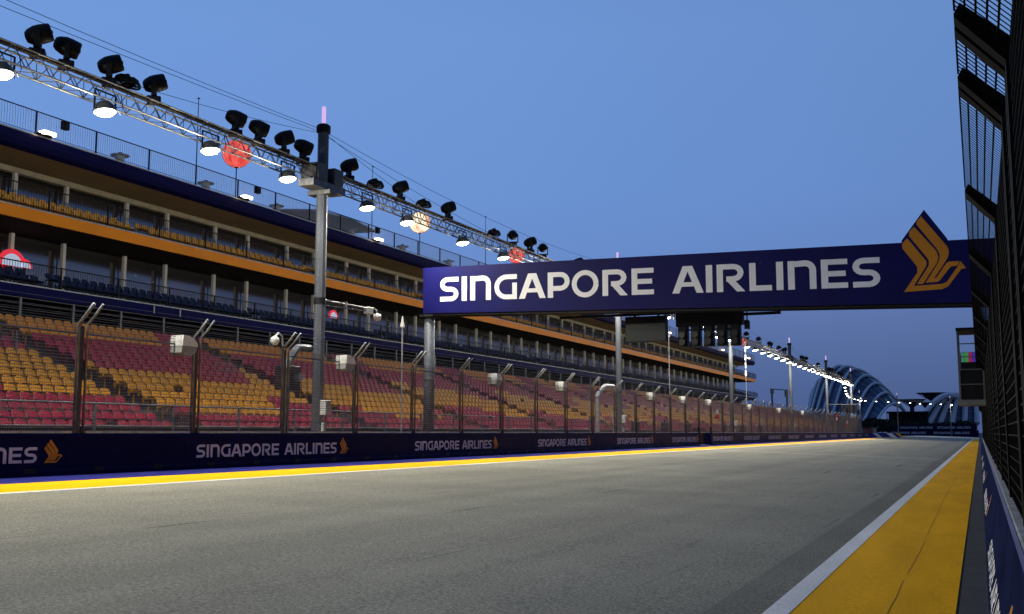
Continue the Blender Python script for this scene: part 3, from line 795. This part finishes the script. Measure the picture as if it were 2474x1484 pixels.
# guy wires
def wire(name, a, b, sag, label, r=.008):
    a = Vector(a); b = Vector(b); pts = []
    for k in range(13):
        u = k/12; p = a.lerp(b,u); p.z -= sag*4*u*(1-u); pts.append(p-a)
    o = part(name, MB().tube(pts, r, 4), black, None, a); tag(o, label, 'cable', 'wires between the masts'); return o
for i in range(1,6):
    a = (XM,MY[i]+.25,11.05)
    if i < 5:
        n1, n2 = ORD[i-1], ORD[i]
        wire('guy_wire', (XM,MY[i]+.2,11.12), (XM,MY[i+1]-.2,11.12), .55, 'thin wire strung between the tops of the %s and %s masts'%(n1,n2))
        wire('stay_wire', (XM+.05,MY[i]+.25,11.0), (XM+.05,MY[i]+6.5,9.9), .05, 'steep stay wire from the %s mast top down to the truss on its right'%n1)
        wire('long_stay_wire', (XM-.05,MY[i]+.25,11.02), (XM-.05,MY[i]+14.5,9.9), .12, 'long stay wire from the %s mast top down to the truss on its right'%n1)
wire('guy_wire', (XM,MY[0],11.1), (XM,MY[1]-.2,11.15), .35, 'thin wire from the top left corner to the nearest mast top')
wire('guy_wire', (XM-.4,MY[0],10.7), (XM-.1,MY[1]-.2,11.1), .25, 'lower thin wire from the top left corner to the nearest mast top')
wire('stay_wire', (XM,MY[1]-8.6,10.05), (XM,MY[1]-.3,11.0), .08, 'stay wire rising from the truss to the nearest mast from its left')

# cctv on an arm of the nearest mast
arm = thing('arm_camera', 'lattice arm with a white dome camera on the nearest mast', 'camera', (XM,MY[1],5.28))
part('chord', MB().tube([(0,.18,.10),(.0,3.0,.12)], .025, 6), galv_light, arm); part('chord', MB().tube([(0,.18,-.08),(.0,3.0,.02)], .02, 6), galv, arm)
lc = MB()
for k in range(10): lc.tube([(0,.2+.28*k,-.07),(0,.34+.28*k,.1)], .010, 4); lc.tube([(0,.34+.28*k,.1),(0,.48+.28*k,-.07)], .010, 4)
part('lacing', lc, galv, arm); part('end_box', MB().cbox(-.1,2.9,-.08,.1,3.25,.16,.02), white_box, arm)
part('gooseneck', MB().tube([(0,3.2,.1),(0,3.4,.18),(0,3.6,.12),(0,3.68,-.02)], .025, 6), white_box, arm)
dm = part('dome', MB().lathe([(.03,.06),(.13,.02),(.15,-.08),(.12,-.18),(.05,-.23)], 12), white_box, arm, (0,3.68,-.05), True)
part('band', MB().lathe([(.205,-.06),(.205,.14)], 12), black, arm)
cc = thing('dome_camera', 'small white dome camera on a curved neck at the third fence post', 'camera', (XW-.1,26.15,3.6))
part('neck', MB().tube([(0,.25,0),(0,.2,.28),(0,.02,.36),(0,-.12,.26)], .03, 6), white_box, cc)
part('dome', MB().lathe([(.04,.12),(.12,.06),(.14,-.04),(.09,-.14),(.02,-.16)], 12), white_box, cc, (0,-.15,.14), True)
# arched pipes beside the masts
def hoop(ya, yb, mat, lab):
    t = thing('pipe_hoop', lab, 'pipe frame', (-20.25,ya,0)); d = yb-ya
    part('pipe', MB().tube([(0,0,0),(0,0,3.05),(0,.10,3.2),(0,d*.42,3.66),(0,d*.52,3.72),(0,d,3.74)], .13, 8), mat, t)
    part('collar', MB().lathe([(.16,3.0),(.17,3.04),(.16,3.1)], 10), mat, t); part('foot', MB().box(-.2,-.2,0,.2,.2,.9), concrete, t)
hoop(27.9,29.15, galv, 'thick grey bent pipe rising beside the nearest mast')
hoop(58.1,61.0, galv_light, 'pale bent pipe frame beside the second mast')
kit = thing('camera_equipment', 'dark camera equipment inside the bent pipe by the nearest mast', 'equipment', (-20.6,28.55,0))
part('case', MB().cbox(-.3,-.42,2.35,.2,.42,3.15,.06), black_rub, kit); part('stand', MB().tube([(0,0,0),(0,0,2.35)], .05, 6), black, kit); part('lens', MB().lathe([(.12,0),(.13,.2)], 10, Matrix.Translation((.2,.1,2.75))@Matrix.Rotation(PI/2,4,'Y')), galv_light, kit)
# thin weather pole behind the fence
for i,(yy,h_,nm) in enumerate(((34.2,4.9,'slim white antenna pole left of the gantry post'),(71.5,7.6,'slim white antenna pole under the dark screen'),(98,9.0,'tall slim pole with white bands right of the start lights'))):
    t = thing('antenna_pole', nm, 'pole', (-19.6,yy,0)); part('pole', MB().tube([(0,0,0),(0,0,h_)], .03, 6), galv_light, t); part('head', MB().lathe([(.03,h_-.05),(.09,h_),(.05,h_+.2),(.02,h_+.4)], 8), white_box, t)
    if i == 2:
        for q in range(4): part('band', MB().lathe([(.07,h_-.6-q*.75),(.08,h_-.55-q*.75),(.07,h_-.1-q*.75)], 8), EM('band_white', (.9,.95,.9), .8), t)

# ------------------------------------------------------------------ gantry with the advertising board
TLb, BLb, TRb, BRb = Vector((-19.9,36.31,7.45)), Vector((-19.88,36.31,5.64)), Vector((.75,34.48,6.80)), Vector((.75,34.48,4.855))
def byy(x): return 36.31+(x+19.9)/20.65*(34.48-36.31)
bn = Vector((-(36.31-34.48),-20.65,0)).normalized()
board = thing('advertising_board', 'long navy board with white lettering and a gold bird emblem spanning the track', 'billboard', (-19.9,36.31,0))
o0 = Vector((-19.9,36.31,0)); ext = -bn*.55
part('panel', MB().prism([BLb-o0,BRb-o0,TRb-o0,TLb-o0], ext), board_blue, board)
def tfn(s,t,o):
    x = -19.09+16.44*s; z = 6.06-.52*s+.945*t; return Vector((x,byy(x),z))+bn*(.004+o)-o0
for li in range(18):
    if li != 9: part('letter', text_mb(tfn, .003, li), letter_white, board)
def bfn(s,t):
    x = -1.96+1.81*s; z = 5.32+2.35*t; return Vector((x,byy(x),z))+bn*.012-o0
part('peak', MB().prism([Vector((x,byy(x),z))+bn*.006-o0 for x,z in ((-1.97,6.85),(-.62,6.80),(-.66,6.93),(-1.27,7.87),(-1.97,6.95))], -bn*.2), board_blue, board)
part('emblem', bird_mb(bfn), emblem_gold, board)
for x in (-16,-12,-8,-4): 
    part('joint', MB().prism([Vector((x,byy(x),5.62-(x+19.9)*.038))+bn*.0015-o0, Vector((x+.012,byy(x),5.62-(x+19.9)*.038))+bn*.0015-o0, Vector((x+.012,byy(x),7.44-(x+19.9)*.0315))+bn*.0015-o0, Vector((x,byy(x),7.44-(x+19.9)*.0315))+bn*.0015-o0], bn*.001), M('joint_dark', (.012,.01,.06), .5), board)
ut = MB()
for dy,dz in ((.12,-.06),(.48,-.06)):
    ut.tube([BLb-o0+Vector((0,dy,dz)), BRb-o0+Vector((0,dy,dz))], .05, 6)
part('lower_beam', ut, black, board)
gp = thing('gantry_post', 'round grey post holding up the left end of the board', 'post', (-19.72,36.55,0))
part('shaft', MB().tube([(0,0,0),(0,0,5.7)], .21, 14), mast_mat, gp, smooth=True); part('collar', MB().lathe([(.225,3.0),(.235,3.05),(.225,3.12)], 14), galv, gp); part('top_plate', MB().box(-.3,-.3,5.5,.3,.3,5.58), black, gp)
gp2 = thing('gantry_post', 'dark post holding up the right end of the board', 'post', (.72,34.9,-.6))
part('shaft', MB().tube([(0,0,0),(0,0,5.5)], .2, 12), black, gp2); part('top_plate', MB().box(-.28,-.28,5.4,.28,.28,5.46), black, gp2)
# start lights
YS = 37.2
slg = thing('start_lights', 'black unit of five hanging start lights under the board', 'start lights', (-9.93,YS,0))
part('back_plate', MB().box(0,0,4.78,2.42,.35,5.36), black, slg)
part('hanger', MB().box(.2,.1,5.36,.26,.2,5.75).box(2.1,.1,5.36,2.16,.2,5.75), black, slg)
for k in range(5):
    x = .10+.475*k
    hd = part('light_column', MB().cbox(x,-.12,4.03,x+.34,.22,4.80,.03), black_rub, slg)
    for z in (4.20,4.46):
        part('lens', MB().lathe([(.10,0),(.115,-.06),(.12,-.10)], 12, Matrix.Translation((x+.17,-.13,z))@Matrix.Rotation(-PI/2,4,'X')), M('lens_dark', (.03,.03,.03), .2), hd)
for k in range(4): part('spacer', MB().box(.10+.475*k+.34,.02,4.62,.10+.475*(k+1),.08,4.68), black, slg)
scn = thing('info_screen', 'dark rectangular screen hanging under the board left of the start lights', 'screen', (-11.85,YS,0))
part('cabinet', MB().box(0,0,4.27,1.55,.3,5.22), black, scn); part('face', MB().box(.02,-.012,4.30,1.53,-.002,4.95), M('screen_face', (.055,.065,.062), .35), scn); part('hanger', MB().box(.3,.1,5.22,.36,.2,5.75).box(1.2,.1,5.22,1.26,.2,5.75), black, scn)
hb_ = thing('hanging_bar', 'dark horizontal bar under the board carrying screen and start lights', 'beam', (-14.5,YS+.1,0))
part('bar', MB().box(0,0,5.27,8.3,.1,5.36), black, hb_); part('end_upright', MB().box(8.2,0,5.10,8.3,.1,5.6), black, hb_); part('lower_bar', MB().box(7.0,0,5.10,8.2,.1,5.20), black, hb_)
tc = thing('track_camera', 'tiny black camera hanging right of the start lights', 'camera', (-7.35,YS,4.6))
part('stem', MB().tube([(0,0,.3),(0,0,.7)], .025, 6), black, tc); part('body', MB().cbox(-.08,-.14,0,.08,.14,.32,.03), black_rub, tc)

# ------------------------------------------------------------------ right wall, fence, pit-side box
rw = thing('pit_wall', 'low concrete wall with blue banner close on the right edge', 'wall', (0,0,-.6))
rb = MB(); rb.prism([(0,0,-.05),(0,0,.12),(.13,0,.55),(.17,0,.945),(.19,0,.96),(.48,0,.96),(.52,0,-.05)], (0,3.985,0)); rb_me = rb.mesh('block', concrete)
bnm = MB(); bnm.prism([(-.006,0,.02),(-.006,0,.12),(.124,0,.552),(.160,0,.90),(.163,0,.90),(.127,0,.55),(-.001,0,.12),(-.001,0,.02)], (0,3.98,0)); bn_me = bnm.mesh('banner', M('banner_grey_blue', (.014,.019,.055), .85, spec=0.0, var=.3, scale=1.2, stretch=(1,.5,2)))
bt_me = MB().prism([(.160,0,.90),(.172,0,.953),(.176,0,.953),(.163,0,.90)], (0,3.98,0)).mesh('banner_hem', M('hem_blue', (.015,.035,.16), .6, var=.3))
for k in range(32):
    y = 1.2+4.0*k
    b = ob('block', rb_me, rw, (0,y,0)); ob('banner', bn_me, b); ob('banner_hem', bt_me, b)
def rfn(s,t,o):
    z = .20+.17*t; x = (z-.12)*(.13/.43) ; return Vector((x-.0075-o, -6.0*s, z))
rt_me = text_mb(rfn).mesh('lettering', letter_white)
re_me = bird_mb(lambda s,t: Vector(((.22+.4*t-.12)*(.13/.43)-.009, -6.3-.45*s, .22+.4*t))).mesh('emblem', emblem_gold)
for y in (13.4,25.5,37.5,49.5,61.5): ob('lettering', rt_me, rw, (0,y,0)); ob('emblem', re_me, rw, (0,y,0))
rf = thing('pit_fence', 'black silhouetted debris fence leaning over the right edge of the track', 'fence', (.25,0,.36))
ZB, ZT = 2.74, 3.02
rp = MB().prism([(-.02,-.07,-.3),(.07,-.07,-.3),(.07,-.07,ZB+.02),(-.24,-.07,ZT+.03),(-.275,-.07,ZT-.03),(-.275,-.07,ZT-.05),(-.02,-.07,ZB-.06)], (0,.14,0)); rp_me = rp.mesh('post', pit_black)
def right_panel(L):
    mb = MB(); n = int(L/.075)
    for i in range(n+1):
        y = L*i/n; r = .0042
        mb.tube([(0,y,0),(0,y,ZB),(-.27,y,ZT)], r, 4, False)
    for i in range(1,6):
        u = i/5; mb.box(-.27*u-.006,0,ZB+(ZT-ZB)*u-.006,-.27*u+.006,L,ZB+(ZT-ZB)*u+.006)
    for i in range(28):
        z = ZB*i/28; mb.box(-.005,0,z-.005,.005,L,z+.005)
    return mb.mesh('mesh_panel', pit_black)
segs = [(2.4,6.33),(6.63,7.5),(7.8,11.15),(11.4,15.1)]
y = 15.4
while y < 120: segs.append((y,y+3.7)); y += 4.0
rc = {}
shade_me = {}
for a,b in segs:
    L = b-a; k = round(L,2)
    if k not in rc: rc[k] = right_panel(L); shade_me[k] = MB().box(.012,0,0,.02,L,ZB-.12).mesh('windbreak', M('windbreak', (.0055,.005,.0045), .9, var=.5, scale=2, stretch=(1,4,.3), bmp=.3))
    ob('post', rp_me, rf, (0,a-.045,0)); ob('post', rp_me, rf, (0,b+.045,0))
    ob('mesh_panel', rc[k], rf, (0,a,0))['kind'] = 'stuff'; ob('windbreak', shade_me[k], rf, (0,a,0))
# pit wall cabin
pc = thing('pit_wall_cabin', 'small grey framed cabin with a colour-bar screen overhanging the right wall', 'cabin', (-.60,40,1.92))
cab = M('cabin_grey', (.16,.165,.16), .5, .2, var=.2)
part('floor_box', MB().box(-.05,0,0,.84,2.2,.18), M('cabin_floor', (.22,.23,.22), .6), pc)
for x,y in ((0,0),(.78,0),(0,2.1),(.78,2.1)): part('upright', MB().box(x,y,.182,x+.06,y+.06,2.62), cab, pc)
part('roof', MB().box(-.02,-.05,2.622,.9,2.2,2.70), black, pc)
for z in (2.12,1.66,1.22,.70): part('shelf_rail', MB().box(.062,.01,z,.778,.05,z+.035), cab, pc)
part('lower_panel', MB().box(.064,.06,.2,.776,.1,1.2), black, pc); part('back_panel', MB().box(.064,2.0,.2,.776,2.05,1.9), black, pc)
sc_ = part('screen', MB().box(.10,.30,1.50,.60,.36,1.86), black, pc)
for k,cc_ in enumerate(((.05,.16,.10),(.03,.22,.05),(.25,.01,.08),(.05,.02,.25))):
    part('colour_bar', MB().box(.11+.12*k,.293,1.51,.225+.12*k,.299,1.85), EM('bar%d'%k, cc_, .8), sc_)
part('screen_post', MB().box(.32,.33,1.22,.38,.36,1.5), black, pc)

# ------------------------------------------------------------------ far end of the straight
kb = thing('painted_barrier', 'low barrier painted yellow, blue and white at the end of the left wall', 'barrier', (-20.6,216,0))
def kq(x0,x1,mat,sl,lift=0,name='stripe'):
    return part(name, MB().prism([(x0,-lift,.02),(x1,-lift,.02),(x1+sl,.0-lift,.86),(x0+sl,.0-lift,.86)], (0,.25-lift,0)), mat, kb)
kq(0,7.2,M('kerb_blue',(.02,.02,.2),.5),-1.0,0,'body'); kq(0,.55,paint_yellow,-1.0,.01); kq(2.5,3.3,paint_white,-1.0,.01); kq(5.0,6.0,paint_white,-1.0,.01); kq(6.7,7.2,paint_yellow,-1.0,.01)
fw = thing('far_barrier', 'two-tier navy advertising barrier across the far end of the track', 'barrier', (-29,385,-.3))
part('lower_tier', MB().box(0,0,-.2,28.6,.4,2.05), banner, fw); part('upper_tier', MB().box(2.6,.8,2.0,28.0,1.2,3.95), banner, fw)
for x0,z0 in ((1.0,.75),(14.6,.75)): part('lettering', text_mb(lambda s,t,o,x0=x0,z0=z0: Vector((x0+11.2*s,-.01-o,z0+.75*t)), .01), letter_dim, fw)
for x0,z0 in ((4.0,2.55),(15.8,2.55)): part('lettering', text_mb(lambda s,t,o,x0=x0,z0=z0: Vector((x0+10.4*s,.79-o,z0+.75*t)), .01), letter_dim, fw)
ww = thing('far_concrete_wall', 'pale concrete wall behind the painted barrier', 'wall', (-46,330,0))
part('panel', MB().box(0,0,-.3,18,.4,2.2), concrete, ww); part('coping', MB().box(-.05,-.05,2.2,18.05,.45,2.32), concrete, ww)
# portal frame and its drapes on the left horizon
pf = thing('truss_portal', 'dark scaffold portal on the horizon right of the stand', 'scaffold', (-40,226,0))
fmb = MB()
def latt(mb, a, b, wd):
    a = Vector(a); b = Vector(b); d = (b-a); s = Vector((0,0,1)) if abs(d.z) < .1 else Vector((0,1,0))
    mb.tube([a-s*wd,b-s*wd], .09, 5); mb.tube([a+s*wd,b+s*wd], .09, 5); n = int(d.length/1.2)
    for k in range(n):
        mb.tube([a.lerp(b,k/n)-s*wd, a.lerp(b,(k+.5)/n)+s*wd], .05, 4); mb.tube([a.lerp(b,(k+.5)/n)+s*wd, a.lerp(b,(k+1)/n)-s*wd], .05, 4)
t1 = MB(); latt(t1, (0,1,0),(0,1,10), .6); part('tower', t1, black, pf); t1 = MB(); latt(t1, (0,20,0),(0,20,10.6), .7); part('tower', t1, black, pf)
t1 = MB(); latt(t1, (0,0,10.1),(0,21,10.6), .45); part('top_beam', t1, black, pf); part('drape', MB().box(-.1,17.5,9.0,.1,21,10.4).box(-.1,-.3,9.2,.1,3,10.2), black_rub, pf)
# small signs on the fence
def fence_sign(x, y, cols, lab, sz=(.55,.45)):
    p = px(x,y,X=XW-.2); t = thing('fence_sign', lab, 'sign', (XW-.05,p.y,p.z))
    for k,c in enumerate(cols): part('panel', MB().box(-.02,-sz[0]/2,-sz[1]*(k+1)+.01,.02,sz[0]/2,-sz[1]*k), c, t)
    part('clip', MB().box(-.1,-.04,-.2,-.02,.04,-.1), galv, t)
sr = M('sign_bright_red', (.65,.012,.015), .5)
fence_sign(1728,990,(letter_white,sr),'white and red panel on the left fence right of the opening',(.8,.36))
fence_sign(2018,1002,(sr,letter_white),'small red and white panel far along the left fence',(1.2,.42)); fence_sign(2044,1017,(letter_white,sr),'tiny white and red panel near the end of the left fence',(1.2,.42))
for i,(x,y) in enumerate(((700,705+290),(1110,978),(1330,985))):
    pass
hr = thing('stair_handrail', 'white sloping tubular handrails behind the fence by the second mast', 'handrail', (-20.6,62.0,0))
for k in range(3): part('rail', MB().tube([(-.3*k,0,2.35-.28*k),(-.3*k,3.6,1.0-.28*k)], .025, 6), white_box, hr)
for q in (0,3.6): part('post', MB().tube([(0,q,0),(0,q,2.35-q*.375)], .025, 6), white_box, hr)
hr = thing('stair_handrail', 'pale sloping handrails behind the fence further down', 'handrail', (-20.6,110.0,0))
for k in range(3): part('rail', MB().tube([(-.3*k,0,2.35-.28*k),(-.3*k,6,1.0-.28*k)], .03, 6), white_box, hr)
for q in (0,6): part('post', MB().tube([(0,q,0),(0,q,2.35-q*.225)], .03, 6), white_box, hr)
# far gantry lights on a bar
fg = thing('far_signal_gantry', 'small distant gantry bar with a cluster of dark lamps', 'gantry', (px(1998,985,Y=170).x,170,0))
x1 = px(2072,985,Y=170).x-fg.location.x; zb = px(2030,978,Y=170).z
part('bar', MB().box(0,0,zb,x1,.12,zb+.12), galv, fg)
for k in range(5): part('lamp_box', MB().cbox(x1*.45+k*x1*.11,-.1,zb-1.3,x1*.45+k*x1*.11+x1*.08,.2,zb-.05,.04), black_rub, fg)
part('post', MB().tube([(0,.05,0),(0,.05,zb)], .08, 6), mast_mat, fg)

# ------------------------------------------------------------------ glass domes and towers on the horizon
def zp(zx, zy, Y): return px((2940+zx*.3235)/1.5527, (1200+zy*.3235)/1.5527, Y=Y)
def bez(a,b,c,d,n):
    return [a*(1-t)**3+b*3*t*(1-t)**2+c*3*t*t*(1-t)+d*t**3 for t in [k/n for k in range(n+1)]]
def rib_curve(L, A, R, yl, ya, yr):
    l = zp(*L,yl); a = zp(*A,ya); r = zp(*R,yr)
    dl = a-l; dr = r-a
    c1 = bez(l, l+Vector((dl.x*.36,dl.y*.4,dl.z*.55)), a-Vector((dl.x*.42,dl.y*.3,0)), a, 14)
    c2 = bez(a, a+Vector((max(.5,dr.x*.25),dr.y*.3,0)), r-Vector((dr.x*.42,dr.y*.3,dr.z*.55)), r, 10)
    return c1+c2[1:]
def dome(name, label, ribs, ybase, rr_, wd):
    cs = [rib_curve(L,A,R,ybase+dy,ybase+dy+14,ybase+70) for L,A,R,dy in ribs]
    o0 = Vector((cs[0][0].x,cs[0][0].y,0)); t = thing(name, label, 'glasshouse', o0)
    mb = MB(); n = len(cs[0])
    for c in cs: mb.v += [tuple(p-o0) for p in c]
    for i in range(len(cs)-1):
        for k in range(n-1): mb.f.append((i*n+k,i*n+k+1,(i+1)*n+k+1,(i+1)*n+k))
    part('glass_shell', mb, dome_glass, t)
    for c in cs:
        part('rib', MB().tube([p-o0+Vector((0,-1.2,.5)) for p in c], wd, 6), dome_rib, t)
    mu = MB()
    for k in range(2,n-1,2): mu.tube([c[k]-o0+Vector((0,-.25,.1)) for c in cs], .05, 4)
    part('glazing_bars', mu, dome_rib, t)
    return t
dome('glass_dome', 'large ribbed glass dome rising behind the far end of the fence', [
 ((1050,1230),(1290,985),(1400,1085),0),((905,1230),(1190,855),(1400,1078),5),((780,1230),(1080,745),(1398,1070),10),((655,1230),(960,655),(1396,1064),15),
 ((535,1230),(830,580),(1392,1058),20),((420,1230),(730,550),(1388,1050),25),((340,1230),(640,545),(1380,1040),30),((285,1230),(540,585),(1370,1030),35),((262,1230),(440,690),(1350,1020),40),((255,1230),(360,800),(1330,1010),45)], 560, 0, .72)
dome('glass_dome', 'second glass dome with thick white ribs near the right edge', [
 ((1545,1215),(1930,885),(2300,1010),0),((1680,1215),(1965,880),(2320,1000),6),((1805,1215),(2000,878),(2330,1000),12),((1945,1215),(2040,876),(2340,1000),18),((2095,1215),(2120,876),(2360,1000),24),((2240,1215),(2230,890),(2380,1000),30)], 520, 0, 1.3)
def flare_tower(zx, ztop, hw, zneck, hwn, hwt, Y, label):
    c = zp(zx, ztop, Y); s = (zp(zx+100,ztop,Y)-c).length/100; zn = zp(zx,zneck,Y).z
    t = thing('flared_tower', label, 'tower', (c.x,Y,0))
    m = M('tower_purple', (.09,.055,.085), .7, var=.3, scale=.1)
    part('canopy', MB().lathe([(hwt*s,zn),(hwn*s,zn+(c.z-zn)*.35),(hw*s*.62,zn+(c.z-zn)*.75),(hw*s,c.z),(hw*s*.97,c.z+.15),(hw*s*.6,c.z-(c.z-zn)*.18)], 24), m, t)
    part('trunk', MB().lathe([(hwt*s*1.3,-.5),(hwt*s,zn*.6),(hwt*s,zn)], 14), m, t)
    part('branches', (lambda mb: [mb.tube([(hwt*s*math.cos(a),hwt*s*math.sin(a),zn),(hw*s*math.cos(a)*1.04,hw*s*math.sin(a)*1.04,c.z+.3)], .12, 4) for a in [2*PI*k/20 for k in range(20)]] and mb)(MB()), m, t)
flare_tower(1735,850,205,945,95,28,640,'wide flared tower with a bowl-shaped canopy on the horizon')
flare_tower(1480,925,165,1010,40,26,620,'lower flared tower left of the widest one')
flare_tower(1640,960,60,1030,20,8,600,'narrow flared tower between the two larger ones')
pv = thing('far_pavilion', 'dark low pavilion with flat roof between the two glass domes', 'building', zp(1190,1200,500)*1.0)
o0 = pv.location.copy(); pv.location.z = 0
q = zp(1670,1065,500)
part('roof', MB().box(0,0,q.z-.5,q.x-o0.x,14,q.z+.2), black, pv); part('wall', MB().box(.5,6,-.5,q.x-o0.x-.5,13,q.z-.5), dark_room, pv)
for k in range(7): part('column', MB().box((q.x-o0.x)*k/6.3,1,-.5,(q.x-o0.x)*k/6.3+.3,1.3,q.z-.5), black, pv)
# low dark tree masses on the horizon
leafm = M('far_foliage', (.018,.03,.02), .8, var=.5, scale=.4)
def far_tree(x, Y, h, wd, label):
    p = px(x,1040,Y=Y); t = thing('far_tree', label, 'tree', (p.x,Y,-.6), 'dark trees on the horizon')
    part('trunk', MB().tube([(0,0,0),(0,0,h*.6)], [h*.04,h*.02], 6), M('bark',(.05,.04,.03),.9), t)
    mb = MB()
    for k in range(420):
        a = random.random()*2*PI; u = random.random(); r = wd*math.sqrt(random.random())*(.4+.6*math.sin(PI*(.15+.8*u)))
        c = Vector((r*math.cos(a), r*math.sin(a), h*(.3+.7*u))); s = wd*.14
        d = Vector((random.gauss(0,1),random.gauss(0,1),random.gauss(0,1))).normalized(); e = d.orthogonal().normalized()
        mb.quad(c-d*s, c+e*s*.6, c+d*s, c-e*s*.6)
    part('crown', mb, leafm, t)
for i,(x,Y,h,wd) in enumerate(((2052,430,5,5),(2080,440,6,5),(2105,425,7,4),(2130,430,6.5,5),(2152,435,6,4),(2010,420,6,5),(2180,450,6,5),(2215,455,5.5,5),(2250,455,5,5),(2290,455,5.5,5),(2330,455,6,5))):
    far_tree(x,Y,h,wd,'low dark tree on the horizon, %s from the left'%nth(i))
tr = thing('service_truck', 'dark red service truck parked at the end of the straight', 'truck', (-29.5,318,-.2))
part('box_body', MB().cbox(-1.2,0,.7,1.2,4.2,2.7,.08), M('truck_dark',(.04,.02,.025),.5), tr); cb = part('cab', MB().cbox(-1.1,-1.8,.5,1.1,-.1,2.2,.15), M('truck_red',(.3,.015,.02),.4), tr)
part('windscreen', MB().box(-.95,-1.815,1.3,.95,-1.803,1.95), glass, cb)
for x in (-1.05,1.05):
    for y in (-1.1,3.0): part('wheel', MB().lathe([(.45,-.14),(.48,-.08),(.48,.08),(.45,.14)], 14, Matrix.Translation((x,y,.45))@Matrix.Rotation(PI/2,4,'Y')), black_rub, tr)
